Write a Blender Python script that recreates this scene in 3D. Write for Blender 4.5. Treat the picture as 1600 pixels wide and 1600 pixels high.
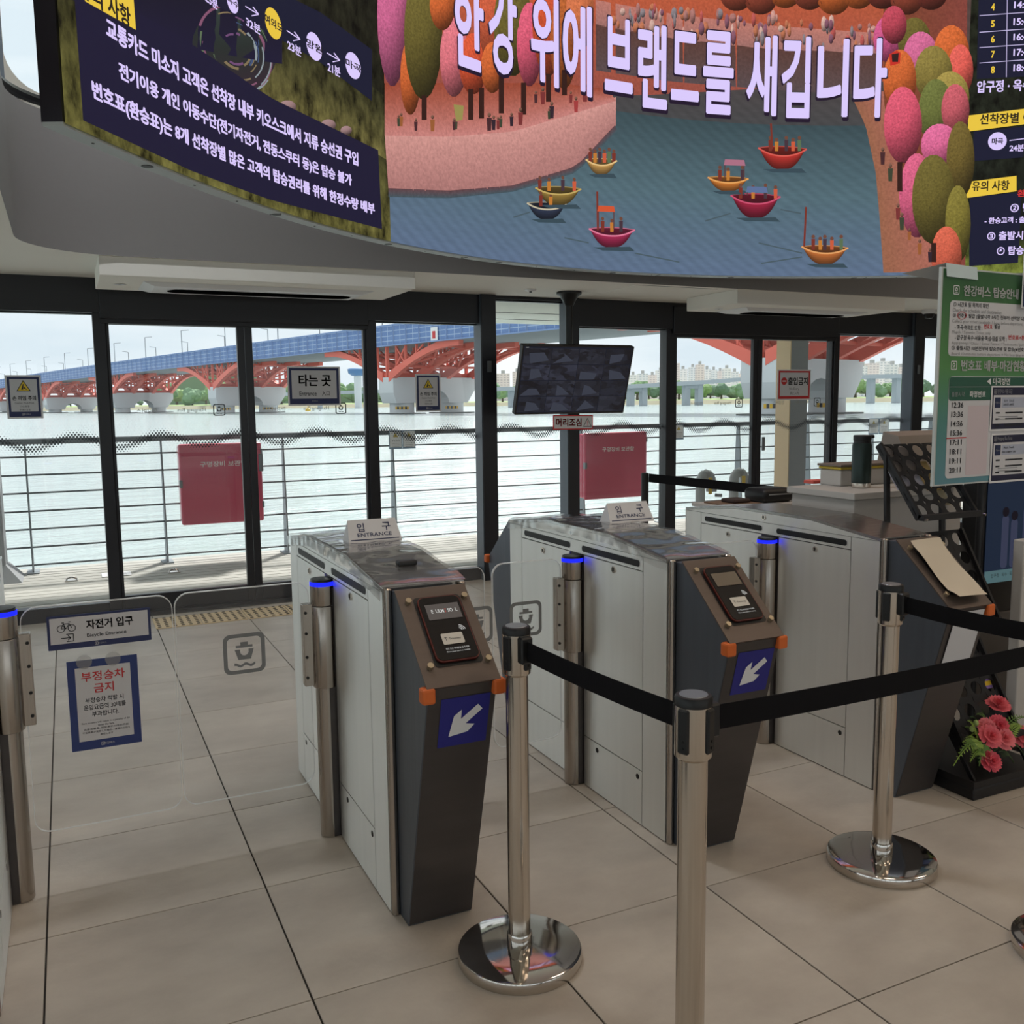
import bpy, bmesh, math, random
import numpy as np
from mathutils import Vector, Matrix, noise
random.seed(7)
sc = bpy.context.scene
for o in list(bpy.data.objects): bpy.data.objects.remove(o, do_unlink=True)
COL = sc.collection
PI = math.pi

# ------------------------------------------------------------------ camera
FPX, PITCH, ROLL, YAW, EYE = 1450.2, 0.117265, -0.011365, 0.445326, 1.463
def cam_axes():
    cy, sy = math.cos(YAW), math.sin(YAW); cp, sp = math.cos(PITCH), math.sin(PITCH); cr, sr = math.cos(ROLL), math.sin(ROLL)
    F = np.array([sy, cy, 0.]); R = np.array([cy, -sy, 0.]); U = np.array([0, 0, 1.])
    F2 = F*cp-U*sp; U2 = U*cp+F*sp
    return R*cr+U2*sr, U2*cr-R*sr, F2
CR, CU, CF = cam_axes(); CO = np.array([0, 0, EYE])
cd = bpy.data.cameras.new('camera'); cam = bpy.data.objects.new('camera', cd); COL.objects.link(cam)
cd.sensor_width = 36; cd.sensor_fit = 'HORIZONTAL'; cd.lens = 36*FPX/1600; cd.clip_start = .05; cd.clip_end = 8000
m = Matrix.Identity(4)
for i in range(3): m[i][0], m[i][1], m[i][2], m[i][3] = CR[i], CU[i], -CF[i], CO[i]
cam.matrix_world = m
sc.camera = cam

# ------------------------------------------------------------------ sky, sun, exposure
def lin(c): 
    c = c/255.
    return c/12.92 if c <= .04045 else ((c+.055)/1.055)**2.4
def rgb(r, g, b): return (lin(r), lin(g), lin(b), 1.)
w = bpy.data.worlds.new('sky'); sc.world = w; w.use_nodes = True
nt = w.node_tree; bg = nt.nodes['Background']
tc = nt.nodes.new('ShaderNodeTexCoord'); mp = nt.nodes.new('ShaderNodeMapping'); mp.inputs['Scale'].default_value = (1.2, 1.2, 5)
nz = nt.nodes.new('ShaderNodeTexNoise'); nz.inputs['Scale'].default_value = 2.2; nz.inputs['Detail'].default_value = 6
cr = nt.nodes.new('ShaderNodeValToRGB')
cr.color_ramp.elements[0].position = .36; cr.color_ramp.elements[0].color = rgb(214, 227, 236)
cr.color_ramp.elements[1].position = .62; cr.color_ramp.elements[1].color = rgb(246, 250, 252)
nt.links.new(tc.outputs['Generated'], mp.inputs['Vector']); nt.links.new(mp.outputs[0], nz.inputs['Vector'])
nt.links.new(nz.outputs[0], cr.inputs[0]); nt.links.new(cr.outputs[0], bg.inputs[0])
bg.inputs[1].default_value = 1.2
sl = bpy.data.lights.new('sun', 'SUN'); sl.energy = 6.0; sl.angle = math.radians(6); sl.color = (1, .96, .9)
so = bpy.data.objects.new('sun', sl); COL.objects.link(so)
so.rotation_euler = Vector((-.45, -.62, -.95)).to_track_quat('-Z', 'Y').to_euler()
vs = sc.view_settings; vs.view_transform = 'Standard'; vs.look = 'None'; vs.gamma = 1; vs.use_curve_mapping = False; vs.exposure = 0.0
sc.cycles.transparent_max_bounces = 14; sc.cycles.max_bounces = 6; sc.cycles.diffuse_bounces = 4; sc.cycles.glossy_bounces = 3; sc.cycles.adaptive_threshold = .025; sc.cycles.use_denoising = True
sc.cycles.sample_clamp_indirect = 6
ROT = .25
FILL_LAMP = 15  # watts of each added fill lamp

# ------------------------------------------------------------------ pixel helpers (1600 frame)
def ray(x, y): return CR*(x-800)/FPX-CU*(y-800)/FPX+CF
def onz(x, y, z=0.): d = ray(x, y); return CO+d*((z-EYE)/d[2])
def ony(x, y, v): d = ray(x, y); return CO+d*(v/d[1])
def onx(x, y, v): d = ray(x, y); return CO+d*(v/d[0])
def ondepth(x, y, D): return CO+ray(x, y)*D

# ------------------------------------------------------------------ materials
MATS = {}
def nmat(name):
    m = bpy.data.materials.new(name); m.use_nodes = True; MATS[name] = m
    return m, m.node_tree, m.node_tree.nodes['Principled BSDF']
def mat(name, col, rough=.6, metal=0., noise_amt=0., noise_scale=8., stretch=(1, 1, 1), bump=0., spec=.5, coat=0., trans=0.):
    if name in MATS: return MATS[name]
    m, nt, b = nmat(name)
    b.inputs['Base Color'].default_value = rgb(*col); b.inputs['Roughness'].default_value = rough; b.inputs['Metallic'].default_value = metal
    b.inputs['Specular IOR Level'].default_value = spec
    if coat: b.inputs['Coat Weight'].default_value = coat; b.inputs['Coat Roughness'].default_value = .12
    if noise_amt or bump:
        tc = nt.nodes.new('ShaderNodeTexCoord'); mp = nt.nodes.new('ShaderNodeMapping'); mp.inputs['Scale'].default_value = stretch
        nz = nt.nodes.new('ShaderNodeTexNoise'); nz.inputs['Scale'].default_value = noise_scale; nz.inputs['Detail'].default_value = 5
        nt.links.new(tc.outputs['Object'], mp.inputs[0]); nt.links.new(mp.outputs[0], nz.inputs['Vector'])
        if noise_amt:
            mx = nt.nodes.new('ShaderNodeMix'); mx.data_type = 'RGBA'
            c = rgb(*col); k = noise_amt
            mx.inputs[6].default_value = tuple(max(0, v*(1-k)) for v in c[:3])+(1,); mx.inputs[7].default_value = tuple(min(1, v*(1+k)) for v in c[:3])+(1,)
            nt.links.new(nz.outputs[0], mx.inputs[0]); nt.links.new(mx.outputs[2], b.inputs['Base Color'])
        if bump:
            bp = nt.nodes.new('ShaderNodeBump'); bp.inputs['Strength'].default_value = bump; bp.inputs['Distance'].default_value = .02
            nt.links.new(nz.outputs[0], bp.inputs['Height']); nt.links.new(bp.outputs[0], b.inputs['Normal'])
    return m
def emis(name, col, strength=1.):
    if name in MATS: return MATS[name]
    m, nt, b = nmat(name)
    b.inputs['Base Color'].default_value = (0, 0, 0, 1); b.inputs['Roughness'].default_value = .6; b.inputs['Specular IOR Level'].default_value = .1
    b.inputs['Emission Color'].default_value = rgb(*col); b.inputs['Emission Strength'].default_value = strength
    return m
def glassy(name, tint=(1, 1, 1), gloss=.06, rough=.02, veil=None, veil_amt=0.):
    m, nt, b = nmat(name); nt.nodes.remove(b)
    out = nt.nodes['Material Output']
    tr = nt.nodes.new('ShaderNodeBsdfTransparent'); tr.inputs[0].default_value = (*tint, 1)
    gl = nt.nodes.new('ShaderNodeBsdfGlossy'); gl.inputs['Roughness'].default_value = rough
    mx = nt.nodes.new('ShaderNodeMixShader'); last = tr.outputs[0]
    ge = nt.nodes.new('ShaderNodeNewGeometry'); dt = nt.nodes.new('ShaderNodeVectorMath'); dt.operation = 'DOT_PRODUCT'
    nt.links.new(ge.outputs['Normal'], dt.inputs[0]); nt.links.new(ge.outputs['Incoming'], dt.inputs[1])
    def mt_(op, a, b):
        n = nt.nodes.new('ShaderNodeMath'); n.operation = op; n.use_clamp = True
        for i, v in enumerate((a, b)):
            if v is None: continue
            if isinstance(v, (int, float)): n.inputs[i].default_value = v
            else: nt.links.new(v, n.inputs[i])
        return n
    ab = mt_('ABSOLUTE', dt.outputs['Value'], None); om = mt_('SUBTRACT', 1., ab.outputs[0]); pw = mt_('POWER', om.outputs[0], 5.)
    ma = nt.nodes.new('ShaderNodeMath'); ma.operation = 'MULTIPLY_ADD'; ma.use_clamp = True; ma.inputs[1].default_value = .9; ma.inputs[2].default_value = gloss
    nt.links.new(pw.outputs[0], ma.inputs[0])
    if veil:
        df = nt.nodes.new('ShaderNodeBsdfDiffuse'); df.inputs[0].default_value = rgb(*veil)
        m0 = nt.nodes.new('ShaderNodeMixShader'); m0.inputs[0].default_value = veil_amt
        nt.links.new(last, m0.inputs[1]); nt.links.new(df.outputs[0], m0.inputs[2]); last = m0.outputs[0]
    nt.links.new(ma.outputs[0], mx.inputs[0]); nt.links.new(last, mx.inputs[1]); nt.links.new(gl.outputs[0], mx.inputs[2])
    nt.links.new(mx.outputs[0], out.inputs[0])
    return m, nt, mx, last
METAL = {'brushed_steel': .82, 'brushed_steel_lid': .9}
def steel(name, col, rough, stretch, scale=40, amt=.12):
    """brushed metal: fine streaks along one axis"""
    m = mat(name, col, rough, METAL.get(name, 1.), amt, scale, stretch, .04)
    return m

M_black = mat('black_aluminium', (26, 27, 34), .38)
M_black2 = mat('black_plastic', (16, 16, 18), .45)
M_jamb = mat('grey_aluminium', (88, 96, 106), .4, .3)
M_ceil = mat('white_ceiling_paint', (244, 241, 234), .8, 0, .02, 3)
M_bulk = mat('grey_bulkhead_paint', (140, 137, 137), .75, 0, .03, 30)
M_wall = mat('pale_wall_paint', (196, 190, 182), .8)
def aniso(m, a, r):
    nt = m.node_tree; b = nt.nodes['Principled BSDF']; tn = nt.nodes.new('ShaderNodeTangent'); tn.direction_type = 'RADIAL'; tn.axis = 'Z'
    nt.links.new(tn.outputs[0], b.inputs['Tangent']); b.inputs['Anisotropic'].default_value = a; b.inputs['Anisotropic Rotation'].default_value = r; return m
M_steel = steel('brushed_steel', (244, 244, 240), .42, (1, 1, .05), 22, .06)
aniso(M_steel, .9, ROT)
M_steel_top = steel('brushed_steel_lid', (170, 168, 164), .22, (.05, 1, 1), 60)
M_post = steel('post_steel', (178, 170, 162), .24, (1, 1, .02), 50)
M_chrome = mat('chrome', (205, 200, 194), .08, 1.)
M_chrome_br = steel('brushed_chrome', (206, 198, 188), .16, (1, 1, .02), 60)
M_pylon = mat('dark_hairline_steel', (92, 98, 108), .42, .55, .16, 30, (1, 1, .08), .05)
M_pylon_f = mat('dark_front_steel', (76, 72, 72), .42, .5, .12, 30, (.1, 1, 1), .03)
M_plate = mat('brown_grey_plate', (104, 93, 87), .4, .6, .1, 60, (.06, 1, 1), .03)
M_orange = mat('orange_rubber', (214, 104, 40), .55)
M_blue = mat('blue_sign', (26, 30, 128), .45)
M_white = mat('white_print', (226, 226, 228), .5)
M_belt = mat('black_webbing', (13, 12, 16), .8, 0, .2, 200, (1, 1, .2), .05, spec=.2)
M_navy = mat('navy_print', (36, 46, 92), .5)
M_ink = mat('ink_print', (30, 32, 40), .5)
M_inknavy = mat('navy_ink', (38, 48, 84), .5)
M_red = mat('red_print', (196, 40, 44), .5)
M_paper = mat('white_paper', (206, 206, 210), .6)
M_yellow = mat('yellow_print', (232, 200, 50), .5)
M_grey = mat('grey_print', (150, 152, 156), .6)

def tile_mat():
    m, nt, b = nmat('floor_tile')
    tc = nt.nodes.new('ShaderNodeTexCoord'); oi = nt.nodes.new('ShaderNodeObjectInfo')
    geo = nt.nodes.new('ShaderNodeNewGeometry')
    mp = nt.nodes.new('ShaderNodeMapping'); mp.inputs['Scale'].default_value = (1., 1.5, 1)
    ad = nt.nodes.new('ShaderNodeVectorMath'); ad.operation = 'ADD'
    sc3 = nt.nodes.new('ShaderNodeVectorMath'); sc3.operation = 'SCALE'; sc3.inputs[3].default_value = 9.
    cx = nt.nodes.new('ShaderNodeCombineXYZ')
    nt.links.new(oi.outputs['Random'], cx.inputs[0]); nt.links.new(oi.outputs['Random'], cx.inputs[2])
    nt.links.new(cx.outputs[0], sc3.inputs[0]); nt.links.new(geo.outputs['Position'], ad.inputs[0]); nt.links.new(sc3.outputs[0], ad.inputs[1])
    nt.links.new(ad.outputs[0], mp.inputs[0])
    nz = nt.nodes.new('ShaderNodeTexNoise'); nz.inputs['Scale'].default_value = 2.6; nz.inputs['Detail'].default_value = 8; nz.inputs['Roughness'].default_value = .62
    nt.links.new(mp.outputs[0], nz.inputs['Vector'])
    r = nt.nodes.new('ShaderNodeValToRGB'); r.color_ramp.elements[0].position = .3; r.color_ramp.elements[1].position = .72
    r.color_ramp.elements[0].color = rgb(172, 162, 152); r.color_ramp.elements[1].color = rgb(199, 190, 179)
    nt.links.new(nz.outputs[0], r.inputs[0])
    hs = nt.nodes.new('ShaderNodeHueSaturation'); ma = nt.nodes.new('ShaderNodeMath'); ma.operation = 'MULTIPLY_ADD'; ma.inputs[1].default_value = .07; ma.inputs[2].default_value = .965
    nt.links.new(oi.outputs['Random'], ma.inputs[0]); nt.links.new(ma.outputs[0], hs.inputs['Value']); nt.links.new(r.outputs[0], hs.inputs['Color'])
    nt.links.new(hs.outputs[0], b.inputs['Base Color'])
    b.inputs['Roughness'].default_value = .42; b.inputs['Specular IOR Level'].default_value = .35
    bp = nt.nodes.new('ShaderNodeBump'); bp.inputs['Strength'].default_value = .06; bp.inputs['Distance'].default_value = .01
    n2 = nt.nodes.new('ShaderNodeTexNoise'); n2.inputs['Scale'].default_value = 60; nt.links.new(geo.outputs['Position'], n2.inputs['Vector'])
    nt.links.new(n2.outputs[0], bp.inputs['Height']); nt.links.new(bp.outputs[0], b.inputs['Normal'])
    return m
M_tile = tile_mat()
M_grout = mat('dark_grout', (52, 48, 45), .9)

def window_glass():
    """clear pane with a printed band of dots whose size follows a wave"""
    m, nt, mx, last = glassy('window_glass', (.95, .97, .965), .045, .01)
    N = nt.nodes; L = nt.links
    geo = N.new('ShaderNodeNewGeometry'); sp = N.new('ShaderNodeSeparateXYZ'); L.new(geo.outputs['Position'], sp.inputs[0])
    def mth(op, a, b=None, c=None):
        n = N.new('ShaderNodeMath'); n.operation = op
        for i, v in enumerate((a, b, c)):
            if v is None: continue
            if isinstance(v, (int, float)): n.inputs[i].default_value = v
            else: L.new(v, n.inputs[i])
        return n.outputs[0]
    P, Q = .0215, .0155
    x, z = sp.outputs[0], sp.outputs[2]
    row = mth('FLOOR', mth('DIVIDE', z, Q))
    xs = mth('ADD', x, mth('MULTIPLY', mth('MODULO', row, 2.), P*.5))
    fx = mth('SUBTRACT', mth('FRACT', mth('DIVIDE', xs, P)), .5); fz = mth('MULTIPLY', mth('SUBTRACT', mth('FRACT', mth('DIVIDE', z, Q)), .5), Q/P)
    rr = mth('SQRT', mth('ADD', mth('MULTIPLY', fx, fx), mth('MULTIPLY', fz, fz)))
    ph = mth('MULTIPLY_ADD', x, 2*PI/.55, .9)
    zc = mth('MULTIPLY_ADD', mth('SINE', ph), .04, 1.228)
    d = mth('DIVIDE', mth('SUBTRACT', z, zc), .03)
    g = mth('POWER', 2.718, mth('MULTIPLY', mth('MULTIPLY', d, d), -1.))
    d2 = mth('DIVIDE', mth('SUBTRACT', z, 1.228), .125)
    g2 = mth('LESS_THAN', mth('ABSOLUTE', d2), 1.)
    rad = mth('MULTIPLY', mth('MULTIPLY_ADD', g, .34, .06), g2)
    msk = mth('LESS_THAN', rr, rad)
    df = N.new('ShaderNodeBsdfDiffuse'); df.inputs[0].default_value = rgb(70, 74, 80)
    tl = N.new('ShaderNodeBsdfTranslucent'); tl.inputs[0].default_value = (.9, .92, .93, 1); vm = N.new('ShaderNodeMixShader'); vm.inputs[0].default_value = .035  # milky veil in the pane stands in for haze over the far view
    L.new(mx.outputs[0], vm.inputs[1]); L.new(tl.outputs[0], vm.inputs[2])
    mm = N.new('ShaderNodeMixShader'); L.new(mth('MULTIPLY', msk, .92), mm.inputs[0]); L.new(vm.outputs[0], mm.inputs[1]); L.new(df.outputs[0], mm.inputs[2])
    L.new(mm.outputs[0], N['Material Output'].inputs[0])
    return m
M_glass = window_glass()
M_clear = glassy('plain_glass', (.96, .98, .97), .045, .01)[0]
M_acryl = glassy('acrylic', (.985, .988, .988), .03, .03, (225, 228, 230), .015)[0]
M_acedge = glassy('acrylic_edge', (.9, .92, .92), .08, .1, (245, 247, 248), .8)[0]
M_film = glassy('plastic_film', (1, 1, 1), .3, .1, (225, 228, 230), .12)[0]

# ------------------------------------------------------------------ geometry helpers: every shape is (verts, faces)
def box(x0, x1, y0, y1, z0, z1):
    V = [(x0, y0, z0), (x1, y0, z0), (x1, y1, z0), (x0, y1, z0), (x0, y0, z1), (x1, y0, z1), (x1, y1, z1), (x0, y1, z1)]
    return V, [(0, 3, 2, 1), (4, 5, 6, 7), (0, 1, 5, 4), (1, 2, 6, 5), (2, 3, 7, 6), (3, 0, 4, 7)]
def bbox(x0, x1, y0, y1, z0, z1, r=.005, seg=2):
    bm = bmesh.new(); V, F = box(x0, x1, y0, y1, z0, z1)
    vs = [bm.verts.new(v) for v in V]
    for f in F: bm.faces.new([vs[i] for i in f])
    bmesh.ops.bevel(bm, geom=list(bm.edges), offset=r, segments=seg, affect='EDGES', profile=.5)
    return from_bm(bm)
def from_bm(bm):
    bm.verts.ensure_lookup_table(); bm.verts.index_update()
    V = [tuple(v.co) for v in bm.verts]; F = [tuple(v.index for v in f.verts) for f in bm.faces]; bm.free()
    return V, F
def prism(poly, a0, a1, axis='x', r=0.):
    """poly of 2D points extruded along an axis (x: (y,z) y: (x,z) z: (x,y))"""
    def P(p, a): return {'x': (a, p[0], p[1]), 'y': (p[0], a, p[1]), 'z': (p[0], p[1], a)}[axis]
    n = len(poly); V = [P(p, a0) for p in poly]+[P(p, a1) for p in poly]
    F = [tuple(range(n)), tuple(range(2*n-1, n-1, -1))]+[(i, i+n, (i+1) % n+n, (i+1) % n) for i in range(n)]
    bm = bmesh.new(); vs = [bm.verts.new(v) for v in V]
    for f in F: bm.faces.new([vs[i] for i in f])
    bmesh.ops.recalc_face_normals(bm, faces=list(bm.faces))
    if r: bmesh.ops.bevel(bm, geom=list(bm.edges), offset=r, segments=2, affect='EDGES', profile=.5)
    return from_bm(bm)
def rrect(x0, x1, y0, y1, r, n=6):
    P = []
    for cx, cy, a in ((x1-r, y1-r, 0), (x0+r, y1-r, 90), (x0+r, y0+r, 180), (x1-r, y0+r, 270)):
        for i in range(n+1):
            t = math.radians(a+90*i/n); P.append((cx+r*math.cos(t), cy+r*math.sin(t)))
    return P
def circ(cx, cy, r, n=24): return [(cx+r*math.cos(2*PI*i/n), cy+r*math.sin(2*PI*i/n)) for i in range(n)]
def lathe(prof, cx=0, cy=0, n=32):
    """prof: list of (r, z)"""
    V, F = [], []
    for r, z in prof:
        for i in range(n): a = 2*PI*i/n; V.append((cx+r*math.cos(a), cy+r*math.sin(a), z))
    for k in range(len(prof)-1):
        for i in range(n): j = (i+1) % n; F.append((k*n+i, k*n+j, (k+1)*n+j, (k+1)*n+i))
    F.append(tuple(range(n-1, -1, -1))); F.append(tuple((len(prof)-1)*n+i for i in range(n)))
    return V, F
def tube(path, r, n=10, close=True):
    path = [Vector(p) for p in path]; V, F = [], []
    rr = r if isinstance(r, (list, tuple)) else [r]*len(path)
    t0 = (path[1]-path[0]).normalized(); up = Vector((0, 0, 1)) if abs(t0.z) < .9 else Vector((1, 0, 0))
    for k, p in enumerate(path):
        t = (path[min(k+1, len(path)-1)]-path[max(k-1, 0)]).normalized()
        a = t.cross(up)
        if a.length < 1e-4: a = t.cross(Vector((0, 1, 0)))
        a.normalize(); b = t.cross(a)
        for i in range(n): q = p+(a*math.cos(2*PI*i/n)+b*math.sin(2*PI*i/n))*rr[k]; V.append(tuple(q))
    for k in range(len(path)-1):
        for i in range(n): j = (i+1) % n; F.append((k*n+i, (k+1)*n+i, (k+1)*n+j, k*n+j))
    if close: F.append(tuple(range(n))); F.append(tuple((len(path)-1)*n+i for i in range(n-1, -1, -1)))
    return V, F
def beam(p0, p1, w, h):
    """square bar from p0 to p1"""
    p0, p1 = Vector(p0), Vector(p1); t = (p1-p0).normalized(); up = Vector((0, 0, 1)) if abs(t.z) < .95 else Vector((1, 0, 0))
    a = t.cross(up).normalized()*w/2; b = t.cross(a).normalized()*h/2
    V = [tuple(p+s*a+q*b) for p in (p0, p1) for s, q in ((-1, -1), (1, -1), (1, 1), (-1, 1))]
    return V, [(0, 1, 2, 3), (7, 6, 5, 4), (0, 4, 5, 1), (1, 5, 6, 2), (2, 6, 7, 3), (3, 7, 4, 0)]
def join(*S):
    V, F = [], []
    for v, f in S:
        k = len(V); V += list(v); F += [tuple(i+k for i in q) for q in f]
    return V, F
def rot(S, M): return [tuple(M @ Vector(v)) for v in S[0]], S[1]
def mir(S, ax, c=0.):
    V = []
    for v in S[0]:
        v = list(v); v[ax] = 2*c-v[ax]; V.append(tuple(v))
    return V, [tuple(reversed(f)) for f in S[1]]

def wloc(o):
    v = Vector((0, 0, 0))
    while o is not None: v += o.location; o = o.parent
    return v
def link_obj(name, me, parent=None, loc=None):
    o = bpy.data.objects.new(name, me); COL.objects.link(o)
    if parent is not None: o.parent = parent
    if loc is not None: o.location = loc
    return o
def obj(name, S, mt, parent=None, smooth=False, loc=None, colors=None):
    """one mesh object; verts in world space, stored relative to the parent chain"""
    V, F = S; off = wloc(parent) if parent else Vector((0, 0, 0))
    if loc is not None: off = off+Vector(loc) if parent else Vector(loc)
    me = bpy.data.meshes.new(name)
    A = np.array(V, float)-np.array(off)
    me.from_pydata(A.tolist(), [], F)
    me.materials.append(mt)
    if smooth:
        me.polygons.foreach_set('use_smooth', [True]*len(me.polygons))
        try: me.set_sharp_from_angle(angle=math.radians(35))
        except Exception: pass
    if colors is not None:
        ca = me.color_attributes.new('Col', 'FLOAT_COLOR', 'POINT')
        ca.data.foreach_set('color', np.array(colors, np.float32).ravel())
    me.update()
    return link_obj(name, me, parent, loc)
def tag(o, label=None, cat=None, group=None, kind=None):
    if label: o['label'] = label
    if cat: o['category'] = cat
    if group: o['group'] = group
    if kind: o['kind'] = kind
    return o
def thing(name, label, cat, loc=(0, 0, 0), group=None):
    o = bpy.data.objects.new(name, None); COL.objects.link(o); o.location = loc; o.empty_display_size = .1
    return tag(o, label, cat, group)
def struct(name, S, mt, label=None, smooth=False, parent=None):
    o = obj(name, S, mt, parent, smooth)
    if parent is None: o['kind'] = 'structure'
    if label: o['label'] = label
    return o
def struct_root(name, label, loc=(0, 0, 0)):
    o = bpy.data.objects.new(name, None); COL.objects.link(o); o.location = loc; o['kind'] = 'structure'; o['label'] = label
    return o

# ------------------------------------------------------------------ lettering and flat print on a plane
TCACHE = {}
TMP = bpy.data.scenes.new('lettering_scratch')
TCU = bpy.data.curves.new('lettering', 'FONT'); TCU.resolution_u = 3; TOB = bpy.data.objects.new('lettering_scratch', TCU); TMP.collection.objects.link(TOB)
def text2d(body, bold=0, res=3):
    key = (body, bold)
    if key in TCACHE: return TCACHE[key]
    TCU.body = body; TCU.offset = .014 if bold else 0
    TMP.view_layers[0].update(); dg = TMP.view_layers[0].depsgraph
    me = bpy.data.meshes.new_from_object(TOB.evaluated_get(dg), depsgraph=dg)
    V = np.array([v.co[:2] for v in me.vertices]).reshape(-1, 2); F = [tuple(p.vertices) for p in me.polygons]
    bpy.data.meshes.remove(me)
    if bold > 1:
        n = len(V); d = .018*(bold-1)
        V2 = np.concatenate([V+(-d, 0), V+(d, 0), V+(0, d*.6), V+(0, -d*.6)]); F = F+[tuple(i+n for i in f) for f in F]+[tuple(i+2*n for i in f) for f in F]+[tuple(i+3*n for i in f) for f in F]; V = V2
    lo, hi = V.min(0), V.max(0)
    V = V-(lo+hi)/2
    TCACHE[key] = (V, F, hi-lo)
    return TCACHE[key]
class Face:
    """a flat sheet: origin, right and up unit vectors, outward normal towards the reader"""
    def __init__(s, O, ux, uy):
        s.O, s.ux, s.uy = np.array(O, float), np.array(ux, float), np.array(uy, float)
        s.ux = s.ux/np.linalg.norm(s.ux); s.uy = s.uy/np.linalg.norm(s.uy); s.n = np.cross(s.ux, s.uy)
    def at(s, x, y, l=0.): return s.O+s.ux*x+s.uy*y+s.n*l
    def flat(s, P, l): return [tuple(s.at(p[0], p[1], l)) for p in P]
    def poly(s, name, P, mt, parent, l=.001): return obj(name, (s.flat(P, l), [tuple(range(len(P)))]), mt, parent)
    def polys(s, name, PP, mt, parent, l=.001):
        V, F = [], []
        for P in PP: k = len(V); V += s.flat(P, l); F.append(tuple(range(k, k+len(P))))
        return obj(name, (V, F), mt, parent)
    def rect(s, name, x0, x1, y0, y1, mt, parent, l=.001): return s.poly(name, [(x0, y0), (x1, y0), (x1, y1), (x0, y1)], mt, parent, l)
    def slab(s, name, P, t, mt, parent, l0=0.):
        """solid plate with thickness t behind level l0"""
        n = len(P); V = s.flat(P, l0)+s.flat(P, l0-t)
        F = [tuple(range(n)), tuple(range(2*n-1, n-1, -1))]+[(i, i+n, (i+1) % n+n, (i+1) % n) for i in range(n)]
        return obj(name, (V, F), mt, parent)
    def ring(s, name, P, Q, mt, parent, l=.001):
        n = len(P); return obj(name, (s.flat(P, l)+s.flat(Q, l), [(i, (i+1) % n, (i+1) % n+n, i+n) for i in range(n)]), mt, parent)
    def text(s, body, cx, cy, h, mt, parent, w=None, bold=0, l=.002, name='lettering', mirror=False):
        V, F, d = text2d(body, bold); k = h/d[1]; kx = w/d[0] if w else k
        if mirror: kx = -kx
        return obj(name, ([tuple(s.at(cx+p[0]*kx, cy+p[1]*k, l)) for p in V], F), mt, parent)
    def disc(s, name, cx, cy, r, mt, parent, l=.001, n=28): return s.poly(name, circ(cx, cy, r, n), mt, parent, l)
    def emblem(s, cx, cy, size, mt, parent, l=.002, name='ship_emblem', bare=False):
        h = size/2; t = size*.085; V, F = [], []
        def add(P): k = len(V); V.extend(s.flat([(cx+p[0]*h, cy+p[1]*h) for p in P], l)); F.append(tuple(range(k, k+len(P))))
        if not bare:
            A = rrect(-1, 1, -1, 1, .34); B = rrect(-1+2*t/size*1.1, 1-2*t/size*1.1, -1+2*t/size*1.1, 1-2*t/size*1.1, .22); k = len(V); n = len(A)
            V.extend(s.flat([(cx+p[0]*h, cy+p[1]*h) for p in A+B], l)); F.extend([(k+i, k+(i+1) % n, k+(i+1) % n+n, k+i+n) for i in range(n)])
        add([(-.4, .3), (-.4, .42), (-.18, .42), (-.18, .58), (.18, .58), (.18, .42), (.4, .42), (.4, .3)])
        add([(-.46, .22), (-.2, .22), (-.2, .05), (-.12, -.06), (0, -.1), (0, -.3), (-.3, -.3)])
        add([(.46, .22), (.2, .22), (.2, .05), (.12, -.06), (0, -.1), (0, -.3), (.3, -.3)])
        top = [(-.5+i*.1, -.5+.06*math.sin(i*.1*2*PI/.5+1)) for i in range(11)]
        add(top+[(x, y-.13) for x, y in reversed(top)])
        return obj(name, (V, F), mt, parent)
    def warn(s, cx, cy, r, parent, l=.002):
        """yellow warning triangle with a black pictogram"""
        T = lambda k: [(cx+k*r*math.cos(a), cy+k*r*math.sin(a)) for a in (PI/2, PI*7/6, PI*11/6)]
        o = s.poly('warning_triangle', T(1), M_ink, parent, l)
        s.poly('triangle_field', T(.8), M_yellow, parent, l+.001)
        s.polys('pictogram', [[(cx-.3*r, cy-.28*r), (cx-.05*r, cy-.28*r), (cx+.02*r, cy+.3*r), (cx-.1*r, cy+.3*r)], [(cx, cy-.05*r), (cx+.3*r, cy-.28*r), (cx+.42*r, cy-.28*r), (cx+.06*r, cy+.12*r)], circ(cx, cy+.36*r, .09*r, 10)], M_ink, parent, l+.002)
        return o
# ================================================================== THE SETTING
from mathutils.geometry import tessellate_polygon
def sheet_y(x0, x1, y, z0, z1): return [(x0, y, z0), (x1, y, z0), (x1, y, z1), (x0, y, z1)], [(0, 1, 2, 3)]
WY = 7.05; CZ = 2.33; VX0, VY1, VX1, VY0 = -.18, 5.93, 8.6, -3.6
# ---- floor with its tiles
fl = struct('floor', box(-4.2, 11, -6, 7.12, -.12, -.006), M_grout, 'beige stone tile floor with dark joints')
TX0, TY0 = -.1345, 2.153
def tilemesh(dx, dy):
    V, F = bbox(.0025, dx-.0025, .0018, dy-.0018, -.006, 0, .0012, 1)
    me = bpy.data.meshes.new('tile'); me.from_pydata(V, [], F); me.materials.append(M_tile); return me
tm, tm_last = tilemesh(.6, .6), tilemesh(.6, .12)
for i in range(-5, 18):
    for j in range(-2, 9):
        x, y = TX0+.6*i, TY0+.6*j
        p = (np.array([x+.3, y+.3, 0])-CO); d = p@CF
        if d < .25: continue
        u = 800+FPX*(p@CR)/d
        if u < -1150 or u > 2750: continue
        link_obj('tile', tm if j < 8 else tm_last, fl, (x, y, 0))
struct('floor_outer', box(-4.2, 11, -6, .95, -.006, -.0005), M_tile, 'plain tiled floor behind the viewer')

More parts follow.
